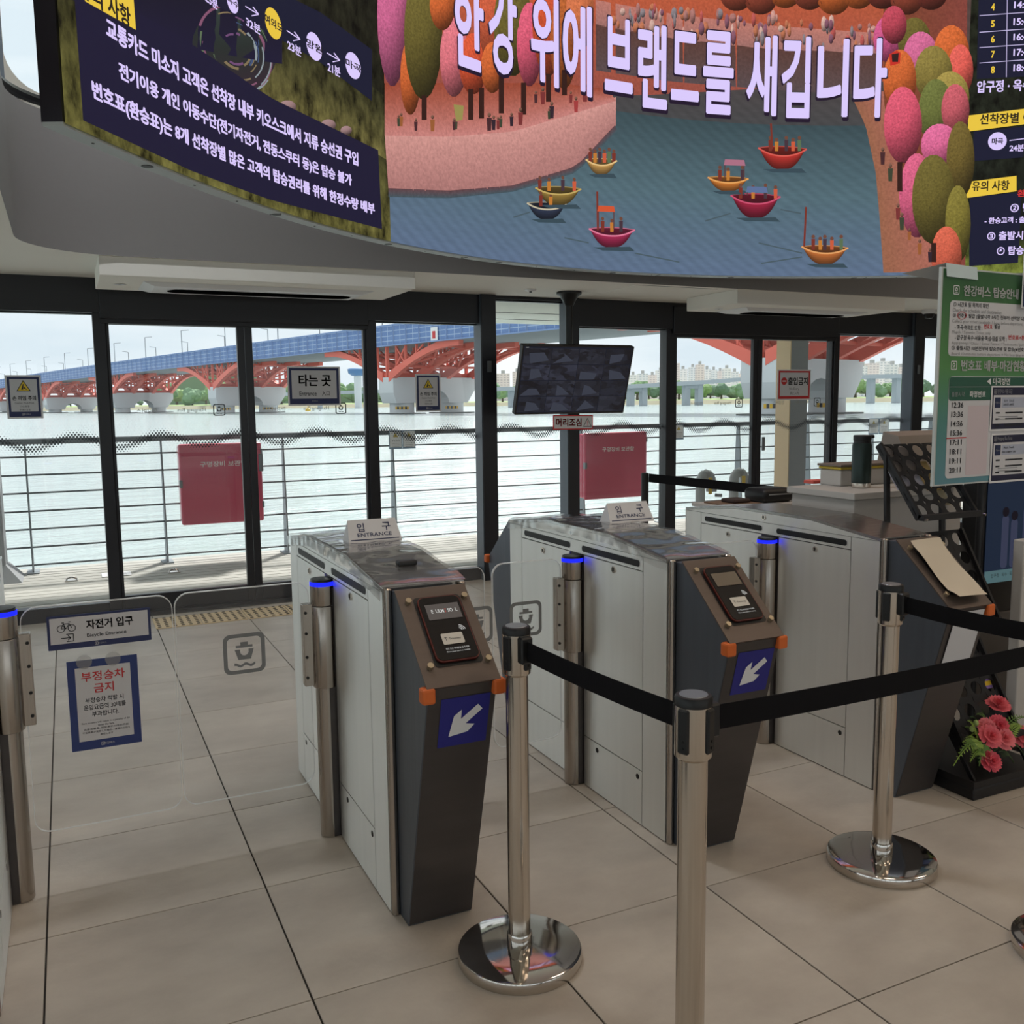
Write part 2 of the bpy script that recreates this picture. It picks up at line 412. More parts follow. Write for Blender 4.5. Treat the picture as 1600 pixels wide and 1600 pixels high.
# ---- lower ceiling with the rounded void
def slab_with_hole(outer, inner, z0, z1):
    tri = tessellate_polygon([[Vector((*p, 0)) for p in outer], [Vector((*p, 0)) for p in inner]])
    P = outer+inner; n = len(P); no, ni = len(outer), len(inner)
    V = [(*p, z0) for p in P]+[(*p, z1) for p in P]
    F = [tuple(t) for t in tri]+[tuple(i+n for i in reversed(t)) for t in tri]
    F += [(i, (i+1) % no, (i+1) % no+n, i+n) for i in range(no)]
    return V, F
void = rrect(VX0, VX1, VY0, VY1, .52, 10)
struct('ceiling', slab_with_hole([(-4.2, -6), (11, -6), (11, 7.1), (-4.2, 7.1)], void, CZ, CZ+.2), M_ceil, 'pale low ceiling around the double-height opening')
vo = rrect(VX0-.1, VX1+.1, VY0-.1, VY1+.1, .62, 10); n = len(void)
V = [(*p, CZ-.001) for p in void]+[(*p, 3.06) for p in void]+[(*p, 3.06) for p in vo]+[(*p, CZ+.2) for p in vo]
F = []
for i in range(n):
    j = (i+1) % n; F += [(i, i+n, j+n, j), (i+n, i+2*n, j+2*n, j+n), (i+2*n, i+3*n, j+3*n, j+2*n)]
struct('trim_1', (V, F), M_bulk, 'grey curved bulkhead around the ceiling opening', True)
hp = [(*p, 3.12) for p in rrect(VX0-.05, VX1+.05, VY0-.05, VY1+.05, .57, 10)]
struct('trim_2', tube(hp+[hp[0]], .028, 8), M_black, 'dark handrail on top of the grey bulkhead', True)
# ---- upper storey: ceiling, glazed front
struct('ceiling_upper', box(-4.2, 11, -6, 7.1, 5.4, 5.5), M_ceil, 'white upper ceiling of the hall')
ux0 = float(ony(3, 60, WY)[0]); uz0 = float(ony(40, 148, WY)[2])
struct('wall_front_upper', join(box(-4.2, 11, WY, WY+.08, CZ+.2, uz0), box(-4.2, ux0, WY, WY+.08, uz0, 5.4), box(ux0, 11, WY, WY+.08, 5.2, 5.4)), M_wall, 'white wall band of the upper storey')
g = .28; P = [(ux0, uz0)]+[(ux0+g-g*math.cos(t*PI/16), uz0+g-g*math.sin(t*PI/16)) for t in range(9)]
u6 = struct_root('window_7', 'upper storey window with a rounded corner', (ux0, WY, uz0))
obj('corner_fillet', prism(P, WY-.02, WY+.08, 'y'), M_wall, u6)
obj('frame', join(box(ux0, 11, WY-.02, WY+.02, uz0-.03, uz0), box(ux0-.03, ux0, WY-.02, WY+.02, uz0-.03, 5.2)), M_jamb, u6)
obj('pane', sheet_y(ux0, 11, WY+.03, uz0, 5.2), M_clear, u6)
for k in range(1, 5): obj('mullion', box(ux0+2.2*k, ux0+2.2*k+.05, WY, WY+.06, uz0, 5.2), M_black, u6)
# ---- side and back walls (unseen; glazed to let daylight into the hall)
lw = struct_root('wall_left', 'unseen side wall on the left of the hall, glazed to let daylight in', (-4.2, 0, 0))
obj('band', box(-4.3, -4.2, -6, 7.1, 2.3, 2.5), M_wall, lw); obj('band', box(-4.3, -4.2, -6, 7.1, 5.3, 5.4), M_wall, lw)
for k in range(8): obj('mullion', box(-4.3, -4.2, -6+1.8*k-.04, -6+1.8*k+.04, 0, 5.1), M_black, lw)
obj('pane', ([(-4.25, -6, 0), (-4.25, 7.1, 0), (-4.25, 7.1, 2.3), (-4.25, -6, 2.3)], [(0, 1, 2, 3)]), M_clear, lw); obj('pane', ([(-4.25, -6, 2.5), (-4.25, 7.1, 2.5), (-4.25, 7.1, 5.3), (-4.25, -6, 5.3)], [(0, 1, 2, 3)]), M_clear, lw)
struct('wall_right', box(11, 11.1, -6, 7.1, 0, 5.4), M_wall, 'pale side wall on the right of the hall')
bw = struct_root('wall_back', 'unseen entrance wall behind the viewer, glazed to let daylight in', (0, -6, 0))
obj('band', box(-4.2, 11, -6.1, -6, 2.3, 3.1), M_wall, bw); obj('band', box(-4.2, 11, -6.1, -6, 5.1, 5.4), M_wall, bw)
for k in range(9): obj('mullion', box(-4.2+1.9*k-.04, -4.2+1.9*k+.04, -6.1, -6, 0, 5.1), M_black, bw)
obj('pane', sheet_y(-4.2, 11, -6.06, 0, 2.3), M_clear, bw); obj('pane', sheet_y(-4.2, 11, -6.06, 3.1, 5.1), M_clear, bw)

# ---- front wall: black header, columns, mullions, sills
wf = struct_root('wall_front', 'black framed glass front wall', (0, WY, 0))
obj('header', join(box(-4.2, 3.06, 6.97, 7.12, 2.1, CZ), box(3.9, 11, 6.97, 7.12, 2.1, CZ), box(3.06, 3.9, 6.99, 7.1, 2.305, CZ)), M_black, wf)
for a, b in ((.25, 2.13), (4.94, 6.9)):
    obj('door_header', bbox(a, b, 6.985, 7.1, 2.03, 2.1, .004), M_black, wf)
    obj('door_operator_cover', bbox(a, b, 6.955, 6.98, 2.06, 2.3, .006), M_black, wf)
for k, (a, b, ya) in enumerate(((3.056, 3.183, 6.93), (3.85, 3.956, 6.93), (7.916, 8.06, 6.93))):
    obj('column', box(a, b, ya, 7.08, 0, CZ), M_black, wf); obj('column_left_face', box(a-.004, a, ya+.012, 7.08, 0, CZ), M_jamb, wf)  # left face of each column in a lighter grey
for a, b in ((.204, .284), (2.114, 2.197), (4.888, 4.987), (6.88, 6.95), (-1.05, -.98), (9.6, 9.67)):
    obj('mullion', bbox(a, b, 6.99, 7.1, 0, 2.12, .004), M_black, wf)
def window(n, x0, x1, z1, label):
    w = struct_root('window_%d' % n, label, ((x0+x1)/2, WY, 0))
    obj('sill_rail', bbox(x0, x1, 7.0, 7.1, 0, .1, .004), M_black, w)
    obj('head_rail', box(x0, x1, 7.03, 7.08, z1-.02, z1+.01), M_black, w)
    obj('pane', sheet_y(x0, x1, 7.05, .1, z1-.02), M_glass, w)
    return w
window(1, -.98, .204, 2.11, 'tall clear window left of the sliding doors')
window(2, 2.197, 3.056, 2.11, 'clear window right of the entrance doors')
window(3, 3.183, 3.85, 2.31, 'narrow full-height window between two dark columns')
window(4, 3.956, 4.888, 2.11, 'clear window behind the second red box')
window(5, 6.95, 7.916, 2.11, 'clear window beside the right-hand doors')
window(6, 8.06, 9.6, 2.11, 'clear window behind the green notice board')
window(8, -4.2, -1.05, 2.11, 'clear window at the far left'); window(9, 9.67, 11, 2.11, 'clear window at the far right')
def door(n, x0, x1, hinge, label, y=7.02):
    w = struct_root('door_%d' % n, label, ((x0+x1)/2, y, 0)); s = .052
    a0, a1 = (x0, x0+.02) if hinge == 'l' else (x0, x0+s)
    b0, b1 = (x1-s, x1) if hinge == 'l' else (x1-.02, x1)
    obj('stile', bbox(a0, a1, y-.02, y+.025, .02, 2.04, .003), M_black, w); obj('stile', bbox(b0, b1, y-.02, y+.025, .02, 2.04, .003), M_black, w)
    obj('bottom_rail', bbox(a1, b0, y-.02, y+.025, .02, .135, .003), M_black, w); obj('top_rail', box(a1, b0, y-.02, y+.025, 2.03, 2.06), M_black, w)
    obj('pane', sheet_y(a1, b0, y, .135, 2.03), M_glass, w)
    return w
d1 = door(1, .284, 1.205, 'l', 'left leaf of the entrance sliding door'); d2 = door(2, 1.209, 2.114, 'r', 'right leaf of the entrance sliding door')
d3 = door(3, 4.987, 5.933, 'l', 'left leaf of the right-hand sliding door'); d4 = door(4, 5.937, 6.88, 'r', 'right leaf of the right-hand sliding door')
M_lock = mat('lock_grey', (120, 124, 128), .35, .6)
obj('door_lock', bbox(1.268, 1.3, 6.985, 7.0, .98, 1.11, .006), M_lock, d2); obj('door_lock', bbox(5.996, 6.03, 6.985, 7.0, .98, 1.11, .006), M_lock, d4)
obj('door_sill', bbox(.25, 2.13, 6.93, 7.12, 0, .02, .004), M_black, wf); obj('door_sill', bbox(4.94, 6.9, 6.93, 7.12, 0, .02, .004), M_black, wf)
obj('floor_track', box(.25, 2.13, 6.86, 6.93, 0, .004), M_steel_top, wf)
for x in (3.1, 7.96): obj('switch_plate', bbox(x, x+.035, 6.918, 6.93, 1.71, 1.8, .003), M_lock, wf)
# mirrored lettering printed on the outside of the door glass
M_frost = mat('frosted_print', (150, 146, 138), .7)
for dr, xs in ((d1, (.72,)), (d2, (1.62,)), (d3, (5.45,)), (d4, (6.42,))):
    f = Face((0, 7.028, 0), (1, 0, 0), (0, 0, 1))
    for x in xs:
        f.text('Hangang Bus', x+.1, 1.435, .035, M_frost, dr, l=0, mirror=True); f.text('한강버스', x-.2, 1.435, .035, M_frost, dr, l=0, mirror=True)
        f.emblem(x+.29, 1.435, .085, M_ink, dr, l=0)

# ---- ceiling fittings
def acbox(x0, x1, y0, y1, z0, label):
    t = thing('ceiling_air_conditioner', label, 'air conditioner', ((x0+x1)/2, (y0+y1)/2, CZ), 'ceiling air conditioner boxes')
    obj('housing', bbox(x0, x1, y0, y1, z0, CZ, .004), M_ceil, t)
    a0, a1, b0, b1 = x0+.25, x1-.22, y0+.2, y1-.06
    f = Face((0, 0, z0), (1, 0, 0), (0, -1, 0))
    A = [(a0, -b1), (a1, -b1), (a1, -b0), (a0, -b0)]; B = [(a0+.07, -b1+.05), (a1-.07, -b1+.05), (a1-.07, -b0-.05), (a0+.07, -b0-.05)]
    V = [tuple(f.at(*p, .001)) for p in A]+[tuple(f.at(*p, .022)) for p in B]
    obj('grille_panel', (V, [(0, 1, 5, 4), (1, 2, 6, 5), (2, 3, 7, 6), (3, 0, 4, 7), (4, 5, 6, 7)]), M_white, t)
    mid = (b0+b1)/2+.03
    f.poly('air_slot', rrect(a0+.16, a1-.1, -mid-.1, -mid+.1, .09), mat('slot_matte_black', (9, 9, 10), .95, spec=0.), t, .024)
    f.disc('sensor', x0+.13, -(y0+.4), .035, M_white, t, .003); f.disc('sensor_eye', x0+.13, -(y0+.4), .009, M_black2, t, .005)
    return t
acbox(.226, 2.15, 5.952, 6.67, 2.22, 'white boxed ceiling air conditioner above the entrance doors')
acbox(4.83, 6.66, 5.952, 6.62, 2.22, 'white boxed ceiling air conditioner above the right-hand doors')
p = onz(829, 452, CZ)
t = thing('smoke_detector', 'small white round detector on the ceiling left of the monitor pole', 'detector', (p[0], p[1], CZ))
obj('cap', lathe([(.045, CZ), (.045, CZ-.008), (.03, CZ-.016), (.001, CZ-.017)], p[0], p[1], 20), M_white, t, True); obj('sensor_eye', lathe([(.011, CZ-.016), (.01, CZ-.024)], p[0], p[1], 12), M_black2, t)
p0, p1 = onz(930, 459, CZ), onz(1030, 447, CZ)
t = thing('access_panel', 'thin outlined access panel in the pale ceiling', 'panel', (p0[0], p0[1], CZ))
a, b, c_, d = p0[0], p0[0]+.75, min(p0[1], p1[1]), min(p0[1], p1[1])+.42
obj('panel', box(a, b, c_, d, CZ-.003, CZ), M_ceil, t)
for q in ((a, b, c_-.006, c_), (a, b, d, d+.006)): obj('joint', box(*q, CZ-.002, CZ), M_grey, t)
p = onz(1452, 484, CZ)
t = thing('dome_camera', 'small dark dome camera on the ceiling right of the second air conditioner', 'camera', (p[0], p[1], CZ))
obj('mount', lathe([(.07, CZ), (.07, CZ-.03), (.055, CZ-.04)], p[0], p[1], 20), M_white, t, True); obj('dome', lathe([(.05, CZ-.04), (.045, CZ-.065), (.03, CZ-.085), (.005, CZ-.09)], p[0], p[1], 20), M_black2, t, True)

# ---- added fill lamps on the unseen upper ceiling, the cool one for daylight
for k, (x, y) in enumerate(((.5, 4.05), (4.2, 3.4), (7.2, 3.2), (.9, 1.2), (4.2, .6), (7.2, .4), (2.6, -2.2), (5.8, -2.2))):
    t = thing('fill_lamp_panel', 'long white lamp panel on the upper ceiling over the hall', 'lamp', (x, y, 5.4), 'lamp panels on the upper ceiling')
    obj('frame', join(box(x-.65, x+.65, y-.2, y-.17, 5.35, 5.4), box(x-.65, x+.65, y+.17, y+.2, 5.35, 5.4), box(x-.65, x-.62, y-.17, y+.17, 5.35, 5.4), box(x+.62, x+.65, y-.17, y+.17, 5.35, 5.4)), M_white, t)
    obj('diffuser', box(x-.62, x+.62, y-.17, y+.17, 5.375, 5.4), emis('fill_diffuser', (255, 240, 220), 1.5), t)
    li = bpy.data.lights.new('fill_light', 'AREA'); li.shape = 'RECTANGLE'; li.size = 1.2; li.size_y = .32; li.energy = FILL_LAMP if y < 4 else FILL_LAMP*4.5; li.color = (1, .78, .58) if y < 4 else (.94, .97, 1)
    lo = bpy.data.objects.new('fill_light', li); COL.objects.link(lo); lo.parent = t; lo.location = (0, 0, -.06)

# ================================================================== OUTSIDE: deck, canopy, railing, river
M_deck = mat('grey_deck_board', (172, 170, 164), .75, 0, .2, 5, (.4, 10, 1), .2)
dk = struct('deck', box(-4.6, 14, 7.12, 9.5, -.3, -.04), mat('deck_frame', (80, 80, 78), .8), 'grey grooved decking of the outside walkway')
pm = None
for k in range(17):
    y = 7.13+k*.1395
    if pm is None:
        V, F = bbox(-4.6, 14, 0, .129, -.04, 0, .005, 1); pm = bpy.data.meshes.new('plank'); pm.from_pydata(V, [], F); pm.materials.append(M_deck)
    link_obj('plank', pm, dk, (0, y, 0))
struct('canopy', box(-4.6, 14, 7.14, 9.45, 2.335, 2.5), mat('canopy_soffit', (222, 226, 216), .7), 'pale underside of the deck above the walkway')
struct('sun_block_roof', box(-4.6, 14, 7.12, 9.6, 5.5, 5.62), M_ceil, 'added unseen roof slab keeping sun out of the upper storey windows')  # unseen slab added to stop sun patches on the hall floor
struct('canopy_seam', join(box(-4.6, 14, 8.95, 8.96, 2.33, 2.336), box(-4.6, 14, 8.3, 8.31, 2.33, 2.336)), M_grey, 'thin joints in the pale canopy underside')
M_rail = mat('grey_rail_paint', (78, 84, 90), .5, .2)
M_railp = mat('grey_post_paint', (132, 140, 146), .5, .2)
RY = 9.27
rl = thing('railing', 'long grey metal railing with horizontal bars along the river edge', 'railing', (4, RY, 0))
obj('top_rail', bbox(-4.6, 14, RY-.045, RY+.03, 1.145, 1.195, .008), M_rail, rl)
for z in (1.035, .875, .715, .553, .392, .231, .07): obj('bar', tube([(-4.6, RY-.04, z), (14, RY-.04, z)], .0085, 8), M_rail, rl, True)
for k in range(-3, 13):
    x = -.34+1.13*k
    obj('post', prism([(RY-.1, 0), (RY+.08, 0), (RY+.03, 1.15), (RY-.02, 1.15)], x-.007, x+.007, 'x'), M_railp, rl)
    obj('foot_plate', box(x-.05, x+.05, RY-.13, RY+.1, 0, .012), M_railp, rl)

def river_mat():
    m, nt, b = nmat('river_water')
    b.inputs['Base Color'].default_value = rgb(178, 192, 192); b.inputs['Roughness'].default_value = .12; b.inputs['IOR'].default_value = 1.33
    g = nt.nodes.new('ShaderNodeNewGeometry'); mp = nt.nodes.new('ShaderNodeMapping'); mp.inputs['Scale'].default_value = (.55, 1.5, 1); mp.inputs['Rotation'].default_value = (0, 0, -.3)
    n1 = nt.nodes.new('ShaderNodeTexNoise'); n1.inputs['Scale'].default_value = .9; n1.inputs['Detail'].default_value = 6; n1.inputs['Roughness'].default_value = .6
    bp = nt.nodes.new('ShaderNodeBump'); bp.inputs['Strength'].default_value = .9; bp.inputs['Distance'].default_value = .3
    nt.links.new(g.outputs['Position'], mp.inputs[0]); nt.links.new(mp.outputs[0], n1.inputs['Vector']); nt.links.new(n1.outputs[0], bp.inputs['Height']); nt.links.new(bp.outputs[0], b.inputs['Normal'])
    return m
WZ = -1.25
struct('river', ([(-4000, -3000, WZ), (4000, -3000, WZ), (4000, 5000, WZ), (-4000, 5000, WZ)], [(0, 1, 2, 3)]), river_mat(), 'wide rippled pale river')
struct('quay', box(-8, 16, -30, -6.1, -.3, -.02), mat('quay_paving', (150, 146, 140), .8), 'paved pontoon behind the hall')
# ================================================================== GATES
LY = 3.03
def slant_face(x0, ytop, ztop, ybot, zbot):
    a = np.array([x0, ytop, ztop]); b = np.array([x0, ybot, zbot]); u = (a-b)/np.linalg.norm(a-b)
    return Face(a, (1, 0, 0), u)
M_dark = mat('slot_black', (10, 11, 12), .5)
M_rim = mat('reader_red_rim', (92, 34, 28), .3)
M_lcd = emis('reader_display', (84, 78, 74), 1.)
M_lcd_red = emis('reader_display_red', (190, 60, 50), 1.)
M_lcd_w = emis('reader_display_white', (196, 196, 192), 1.)
M_led = emis('blue_led', (26, 36, 250), 1.6)
M_cap = mat('post_cap', (24, 24, 34), .3)
def pylon(t, X, sgn, reader=None, sign=True):
    """wedge shaped reader head at one end of the gate; sgn -1 = towards the viewer"""
    Y = lambda y: LY+(y-LY) if sgn < 0 else 2*LY-y
    yt, ys, yb, yf, yk = Y(2.425), Y(2.385), Y(2.15), Y(2.352), Y(2.425)
    pr = [(yt, .951), (ys, .951), (yb, .746), (yf, 0), (yk, 0)]
    hd = obj('reader_head', prism(pr, X+.022, X+.215, 'x', .003), M_pylon, t)
    if sgn > 0:
        for q in (.006, .2): obj('corner_bumper', bbox(X+q, X+q+.032, yb-.02, yb+.012, .725, .762, .006), M_orange, t)
        return
    fr = slant_face(X, yb, .746, yf, 0)
    fr.slab('front_plate', [(.024, -.003), (.213, -.003), (.213, -.765), (.024, -.765)], .002, M_pylon_f, t, .0025)
    sf = slant_face(X, ys, .951, yb, .746)
    out = [(.017, .004), (.223, .004), (.223, -.316), (.017, -.316)]
    sf.slab('reader_plate', list(reversed(out)), .005, M_plate, t, .006)
    sf.poly('reader_recess', rrect(.058, .194, -.258, -.03, .012), M_dark, t, .0075)
    if reader != 'paper':
        rd = sf.slab('card_reader', rrect(.064, .188, -.249, -.037, .02, 6), .006, M_rim, t, .016)
        sf.slab('reader_glass', rrect(.0675, .1845, -.2455, -.0405, .017, 6), .002, mat('reader_black', (22, 19, 20), .22), rd, .0175)
        sf.rect('display', .08, .176, -.117, -.066, M_lcd if reader == 'on' else mat('display_off', (118, 106, 92), .25), rd, .019)
        if reader == 'on':
            sf.text('E  ULM', .111, -.09, .012, M_lcd_w, rd, w=.036, l=.0195, bold=1); sf.text('T', .1335, -.09, .012, M_lcd_red, rd, w=.005, l=.0195, bold=1); sf.text('SO  L', .1535, -.09, .012, M_lcd_w, rd, w=.028, l=.0195, bold=1)
        sf.poly('card_field', rrect(.096, .157, -.199, -.164, .004), mat('card_cream', (206, 200, 190), .5), rd, .019)
        sf.text('Tmoney', .132, -.183, .008, M_ink, rd, w=.034, l=.0195); sf.text('T', .107, -.182, .01, M_ink, rd, l=.0195)
        sf.text('카드 또는 휴대폰을 대 주세요', .13, -.213, .006, M_lcd_w, rd, w=.066, l=.0195); sf.text('Place your card or mobile', .13, -.223, .005, M_lcd_w, rd, w=.066, l=.0195)
        for q in (.008, .013, .018):
            A = [(.152+q*math.cos(a), -.16+q*math.sin(a)) for a in [i*PI/16 for i in range(1, 8)]]; B = [(.152+(q+.002)*math.cos(a), -.16+(q+.002)*math.sin(a)) for a in [i*PI/16 for i in range(1, 8)]]
            sf.poly('contactless_mark', A+B[::-1], M_lcd_w, rd, .019)
    for bx, by in ((.043, -.042), (.206, -.042), (.043, -.254), (.206, -.254)):
        c0, c1 = sf.at(bx, by, .004), sf.at(bx, by, .018)
        obj('bolt', tube([c0, (c0+c1)/2, c1], .0085, 12), mat('brass_bolt', (198, 184, 158), .3, .9), t, True)
    for q in (.004, .2):
        obj('corner_bumper', bbox(X+q, X+q+.036, yb-.012, yb+.024, .706, .748, .007), M_orange, t)
    if sign:
        s = fr.rect('arrow_sign', .06, .198, -.183, -.036, M_blue, t, .004)
        # arrow towards lower left
        A = [(.0, .0), (.012, .062), (.034, .078), (.034, .05), (.083, .088), (.098, .072), (.05, .034), (.078, .028), (.058, .008)]
        fr.poly('arrow', [(.088+p[0]*.92, -.152+p[1]*1.0) for p in A], M_white, s, .0055)
def gate(x, label, reader, left=True, right=True, tail=False, film=False, flapw=.395, flapw_r=.29, front=True):
    t = thing('ticket_gate', label, 'gate', (x, LY, 0), 'row of ticket gates')
    W = .245; X = x
    prof = [(LY-.59, 0), (LY-.59, .945), (LY-.235, .985), (LY+.235, .985), (LY+.59, .945), (LY+.59, 0)]
    obj('body', prism(prof, X+.004, X+W-.004, 'x'), M_pylon_f, t)
    lid = [(LY-.592, .945), (LY-.592, .957), (LY-.235, .997), (LY+.235, .997), (LY+.592, .957), (LY+.592, .945), (LY+.235, .984), (LY-.235, .984)]
    obj('lid', prism(lid, X-.001, X+W+.001, 'x', .0015), M_steel_top, t)
    for s in ((0, 1) if True else (0,)):
        fx = (lambda a: X+a) if s == 0 else (lambda a: X+W-a)
        def sp(name, y0, y1, z0, z1, m=M_steel, d0=.0, d1=.006):
            a, b = sorted((fx(d0), fx(d1))); return obj(name, box(a, b, y0, y1, z0, z1), m, t)
        sp('end_frame', LY-.588, LY-.452, .004, .944); sp('end_frame', LY+.474, LY+.588, .004, .944)
        for a, b in ((-.449, -.055), (.055, .471)):
            sp('upper_panel', LY+a, LY+b, .199, .893); sp('lower_panel', LY+a, LY+b, .004, .195)
        lb = sp('slot_strip', LY-.449, LY+.471, .897, .944)
        obj('ridge_plate', prism([(LY-.588, .946), (LY-.235, .985), (LY+.235, .985), (LY+.588, .946)], min(fx(0), fx(.006)), max(fx(0), fx(.006)), 'x'), M_steel, t)
        for a, b, r in ((LY-.43, LY-.04, 1), (LY+.05, LY+.445, 1)):
            yz = rrect(a, b, .907, .93, .0105, 5); xx = fx(-.001)
            obj('vent_slot', ([(xx, q[0], q[1]) for q in yz], [tuple(range(len(yz)))]), M_dark, lb)
        for yy, zz in ((-.265, .873), (.275, .867), (.04, .968)):
            a = fx(-.004)
            lk = obj('key_lock', tube([(fx(.004), LY+yy, zz), (a, LY+yy, zz)], .0115, 14), M_chrome, t, True)
            obj('keyhole', box(min(a, fx(-.005)), max(a, fx(-.005)), LY+yy-.004, LY+yy+.004, zz-.006, zz+.006), M_dark, lk)
        for yy in (.435, -.15, -.423): obj('fixing_hole', tube([(fx(.004), LY+yy, .17), (fx(-.0012), LY+yy, .17)], .0095, 12), M_dark, t)
        obj('corner_trim', lathe([(.012, .002), (.012, .953), (.008, .957)], fx(.012), LY-.6, 16), M_post, t, True)
        if not tail: obj('corner_trim', lathe([(.008, .002), (.008, .953)], fx(.01), LY+.594, 12), M_post, t, True)
    if front: pylon(t, X, -1, reader, sign=(reader != 'paper'))
    if tail: pylon(t, X, 1)
    if film:
        V, F = [], []; ny, nx = 60, 10
        for i in range(ny+1):
            y = LY-.595+1.19*i/ny; d = abs(y-LY); z = .997 if d < .235 else .997-(d-.235)/.357*.04
            for j in range(nx+1):
                xx = X-.004+(W+.008)*j/nx
                V.append((xx, y, z+.003+.011*(noise.noise(Vector((xx*14+x*7, y*16, 0)))+1)*.5*(1 if 0 < i < ny else 0)))
        nn = nx+1
        F = [(i*nn+j, i*nn+j+1, (i+1)*nn+j+1, (i+1)*nn+j) for i in range(ny) for j in range(nx)]
        # skirt over the edge on the viewer's left
        k = len(V)
        for i in range(ny+1):
            y = LY-.595+1.19*i/ny; d = abs(y-LY); z = .997 if d < .235 else .997-(d-.235)/.357*.04
            for q, dz in enumerate((0, .018, .036)):
                V.append((X-.005-.003*(noise.noise(Vector((y*40, q*3.1, x)))+1), y, z-dz-.006*noise.noise(Vector((y*11, x, 4)))))
        F += [(k+i*3+q, k+(i+1)*3+q, k+(i+1)*3+q+1, k+i*3+q+1) for i in range(ny) for q in range(2)]
        obj('protective_film', (V, F), M_film, t, True)
        obj('film_fold', bbox(X+.1, X+.16, LY-.44, LY-.405, .983, 1.0, .006), M_black2, t) if x < 1 else None
    for s, on in ((-1, left), (1, right)):
        if not on: continue
        px = X-.026 if s < 0 else X+W+.026
        obj('backing_column', box(min(px, X+W/2), max(px, X+W/2), LY-.045, LY+.052, .002, .86), M_pylon_f, t)
        ps = obj('barrier_post', lathe([(.0335, .002), (.0335, .521), (.0345, .522)], px, LY-.012, 28), M_post, t, True)
        obj('sleeve', lathe([(.0405, .524), (.0415, .527), (.0415, .798), (.0405, .8)], px, LY-.012, 32), M_post, ps, True)
        obj('head', lathe([(.0395, .803), (.0405, .805), (.0405, .868)], px, LY-.012, 32), M_post, ps, True)
        obj('led_ring', lathe([(.0412, .868), (.0412, .88), (.039, .883)], px, LY-.012, 32), M_led, ps, True)
        obj('cap', lathe([(.0405, .882), (.038, .89), (.001, .891)], px, LY-.012, 28), M_cap, ps, True)
        a, b = sorted((px+s*.036, px+s*.07))
        br = obj('flap_clamp', bbox(a, b, LY-.02, LY+.016, .53, .808, .003), M_post, t)
        for z in (.56, .63, .71, .78): obj('screw', tube([((a+b)/2+s*.008, LY-.018, z), ((a+b)/2+s*.008, LY-.023, z)], .005, 10), M_dark, br)
        fw = flapw if s < 0 else flapw_r
        if s > 0 and not left: fw = flapw
        e = px+s*(.067+fw); c = px+s*.045
        P = rrect(min(e, c), max(e, c), .188, .882, .045, 6); n = len(P)
        fp = obj('flap', ([(p[0], LY-.005, p[1]) for p in P]+[(p[0], LY+.005, p[1]) for p in P], [tuple(range(n)), tuple(range(2*n-1, n-1, -1))]), M_acryl, t)
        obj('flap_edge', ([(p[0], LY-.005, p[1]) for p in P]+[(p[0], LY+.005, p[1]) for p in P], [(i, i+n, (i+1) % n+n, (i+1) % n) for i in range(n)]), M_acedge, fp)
        f = Face((0, LY-.006, 0), (1, 0, 0), (0, 0, 1)); f.ring('edge_highlight', P, rrect(min(e, c)+.0026, max(e, c)-.0026, .1906, .8794, .0424, 6), M_acedge, fp, l=.0002)  # pale ring on the front face paints the flap's edge highlight
        ex = px-.26 if s < 0 else px+.26
        if x < -.3: continue
        if flapw < .35: ex = px-.195 if s < 0 else px+.195
        f.emblem(ex, .666, .132, mat('decal_grey', (128, 130, 132), .6), fp, l=.0005)
    return t
gate(.763, 'film-wrapped steel ticket gate left of the pale belt post, its reader display lit', 'on', film=True, flapw=.4, flapw_r=.23)
gate(1.716, 'middle steel ticket gate with film on top and a grey display', 'off', tail=True, film=True, flapw=.262, flapw_r=.23)
gate(2.651, 'steel ticket gate beside the flowers, its reader covered by a blank sheet', 'paper', flapw=.262, right=False)
gate(-.473, 'ticket gate at the left edge, only its barrier post and acrylic flap in view', 'off', left=False, flapw=.4)

def tent_sign(x0, x1, y, z, label):
    t = thing('tent_sign', label, 'sign', ((x0+x1)/2, y, z), 'ENTRANCE tent signs on the gates')
    h = .075; d = .04
    V = [(x0, y-d, z), (x1, y-d, z), (x1-.012, y, z+h), (x0+.008, y, z+h), (x1, y+d, z), (x0, y+d, z)]
    obj('card', (V, [(0, 1, 2, 3), (3, 2, 4, 5), (0, 3, 5), (1, 4, 2)]), mat('sign_card', (206, 204, 206), .45), t)
    f = Face(((x0+x1)/2, y-d, z), (1, 0, 0), (0, d, h)); w = x1-x0
    f.text('입', -w*.24, .056, .031, M_inknavy, t, bold=1, l=.0008); f.text('구', w*.24, .056, .031, M_inknavy, t, bold=1, l=.0008)
    f.text('ENTRANCE', 0, .029, .014, M_inknavy, t, w=w*.64, bold=1, l=.0008); f.rect('rule', -w*.45, w*.45, .01, .0135, M_inknavy, t, .0008)
tent_sign(.825, 1.012, 3.03, 1.001, 'white folded ENTRANCE sign on the gate left of the belt post')
tent_sign(1.84, 2.04, 3.03, 1.001, 'white folded ENTRANCE sign on the middle gate')
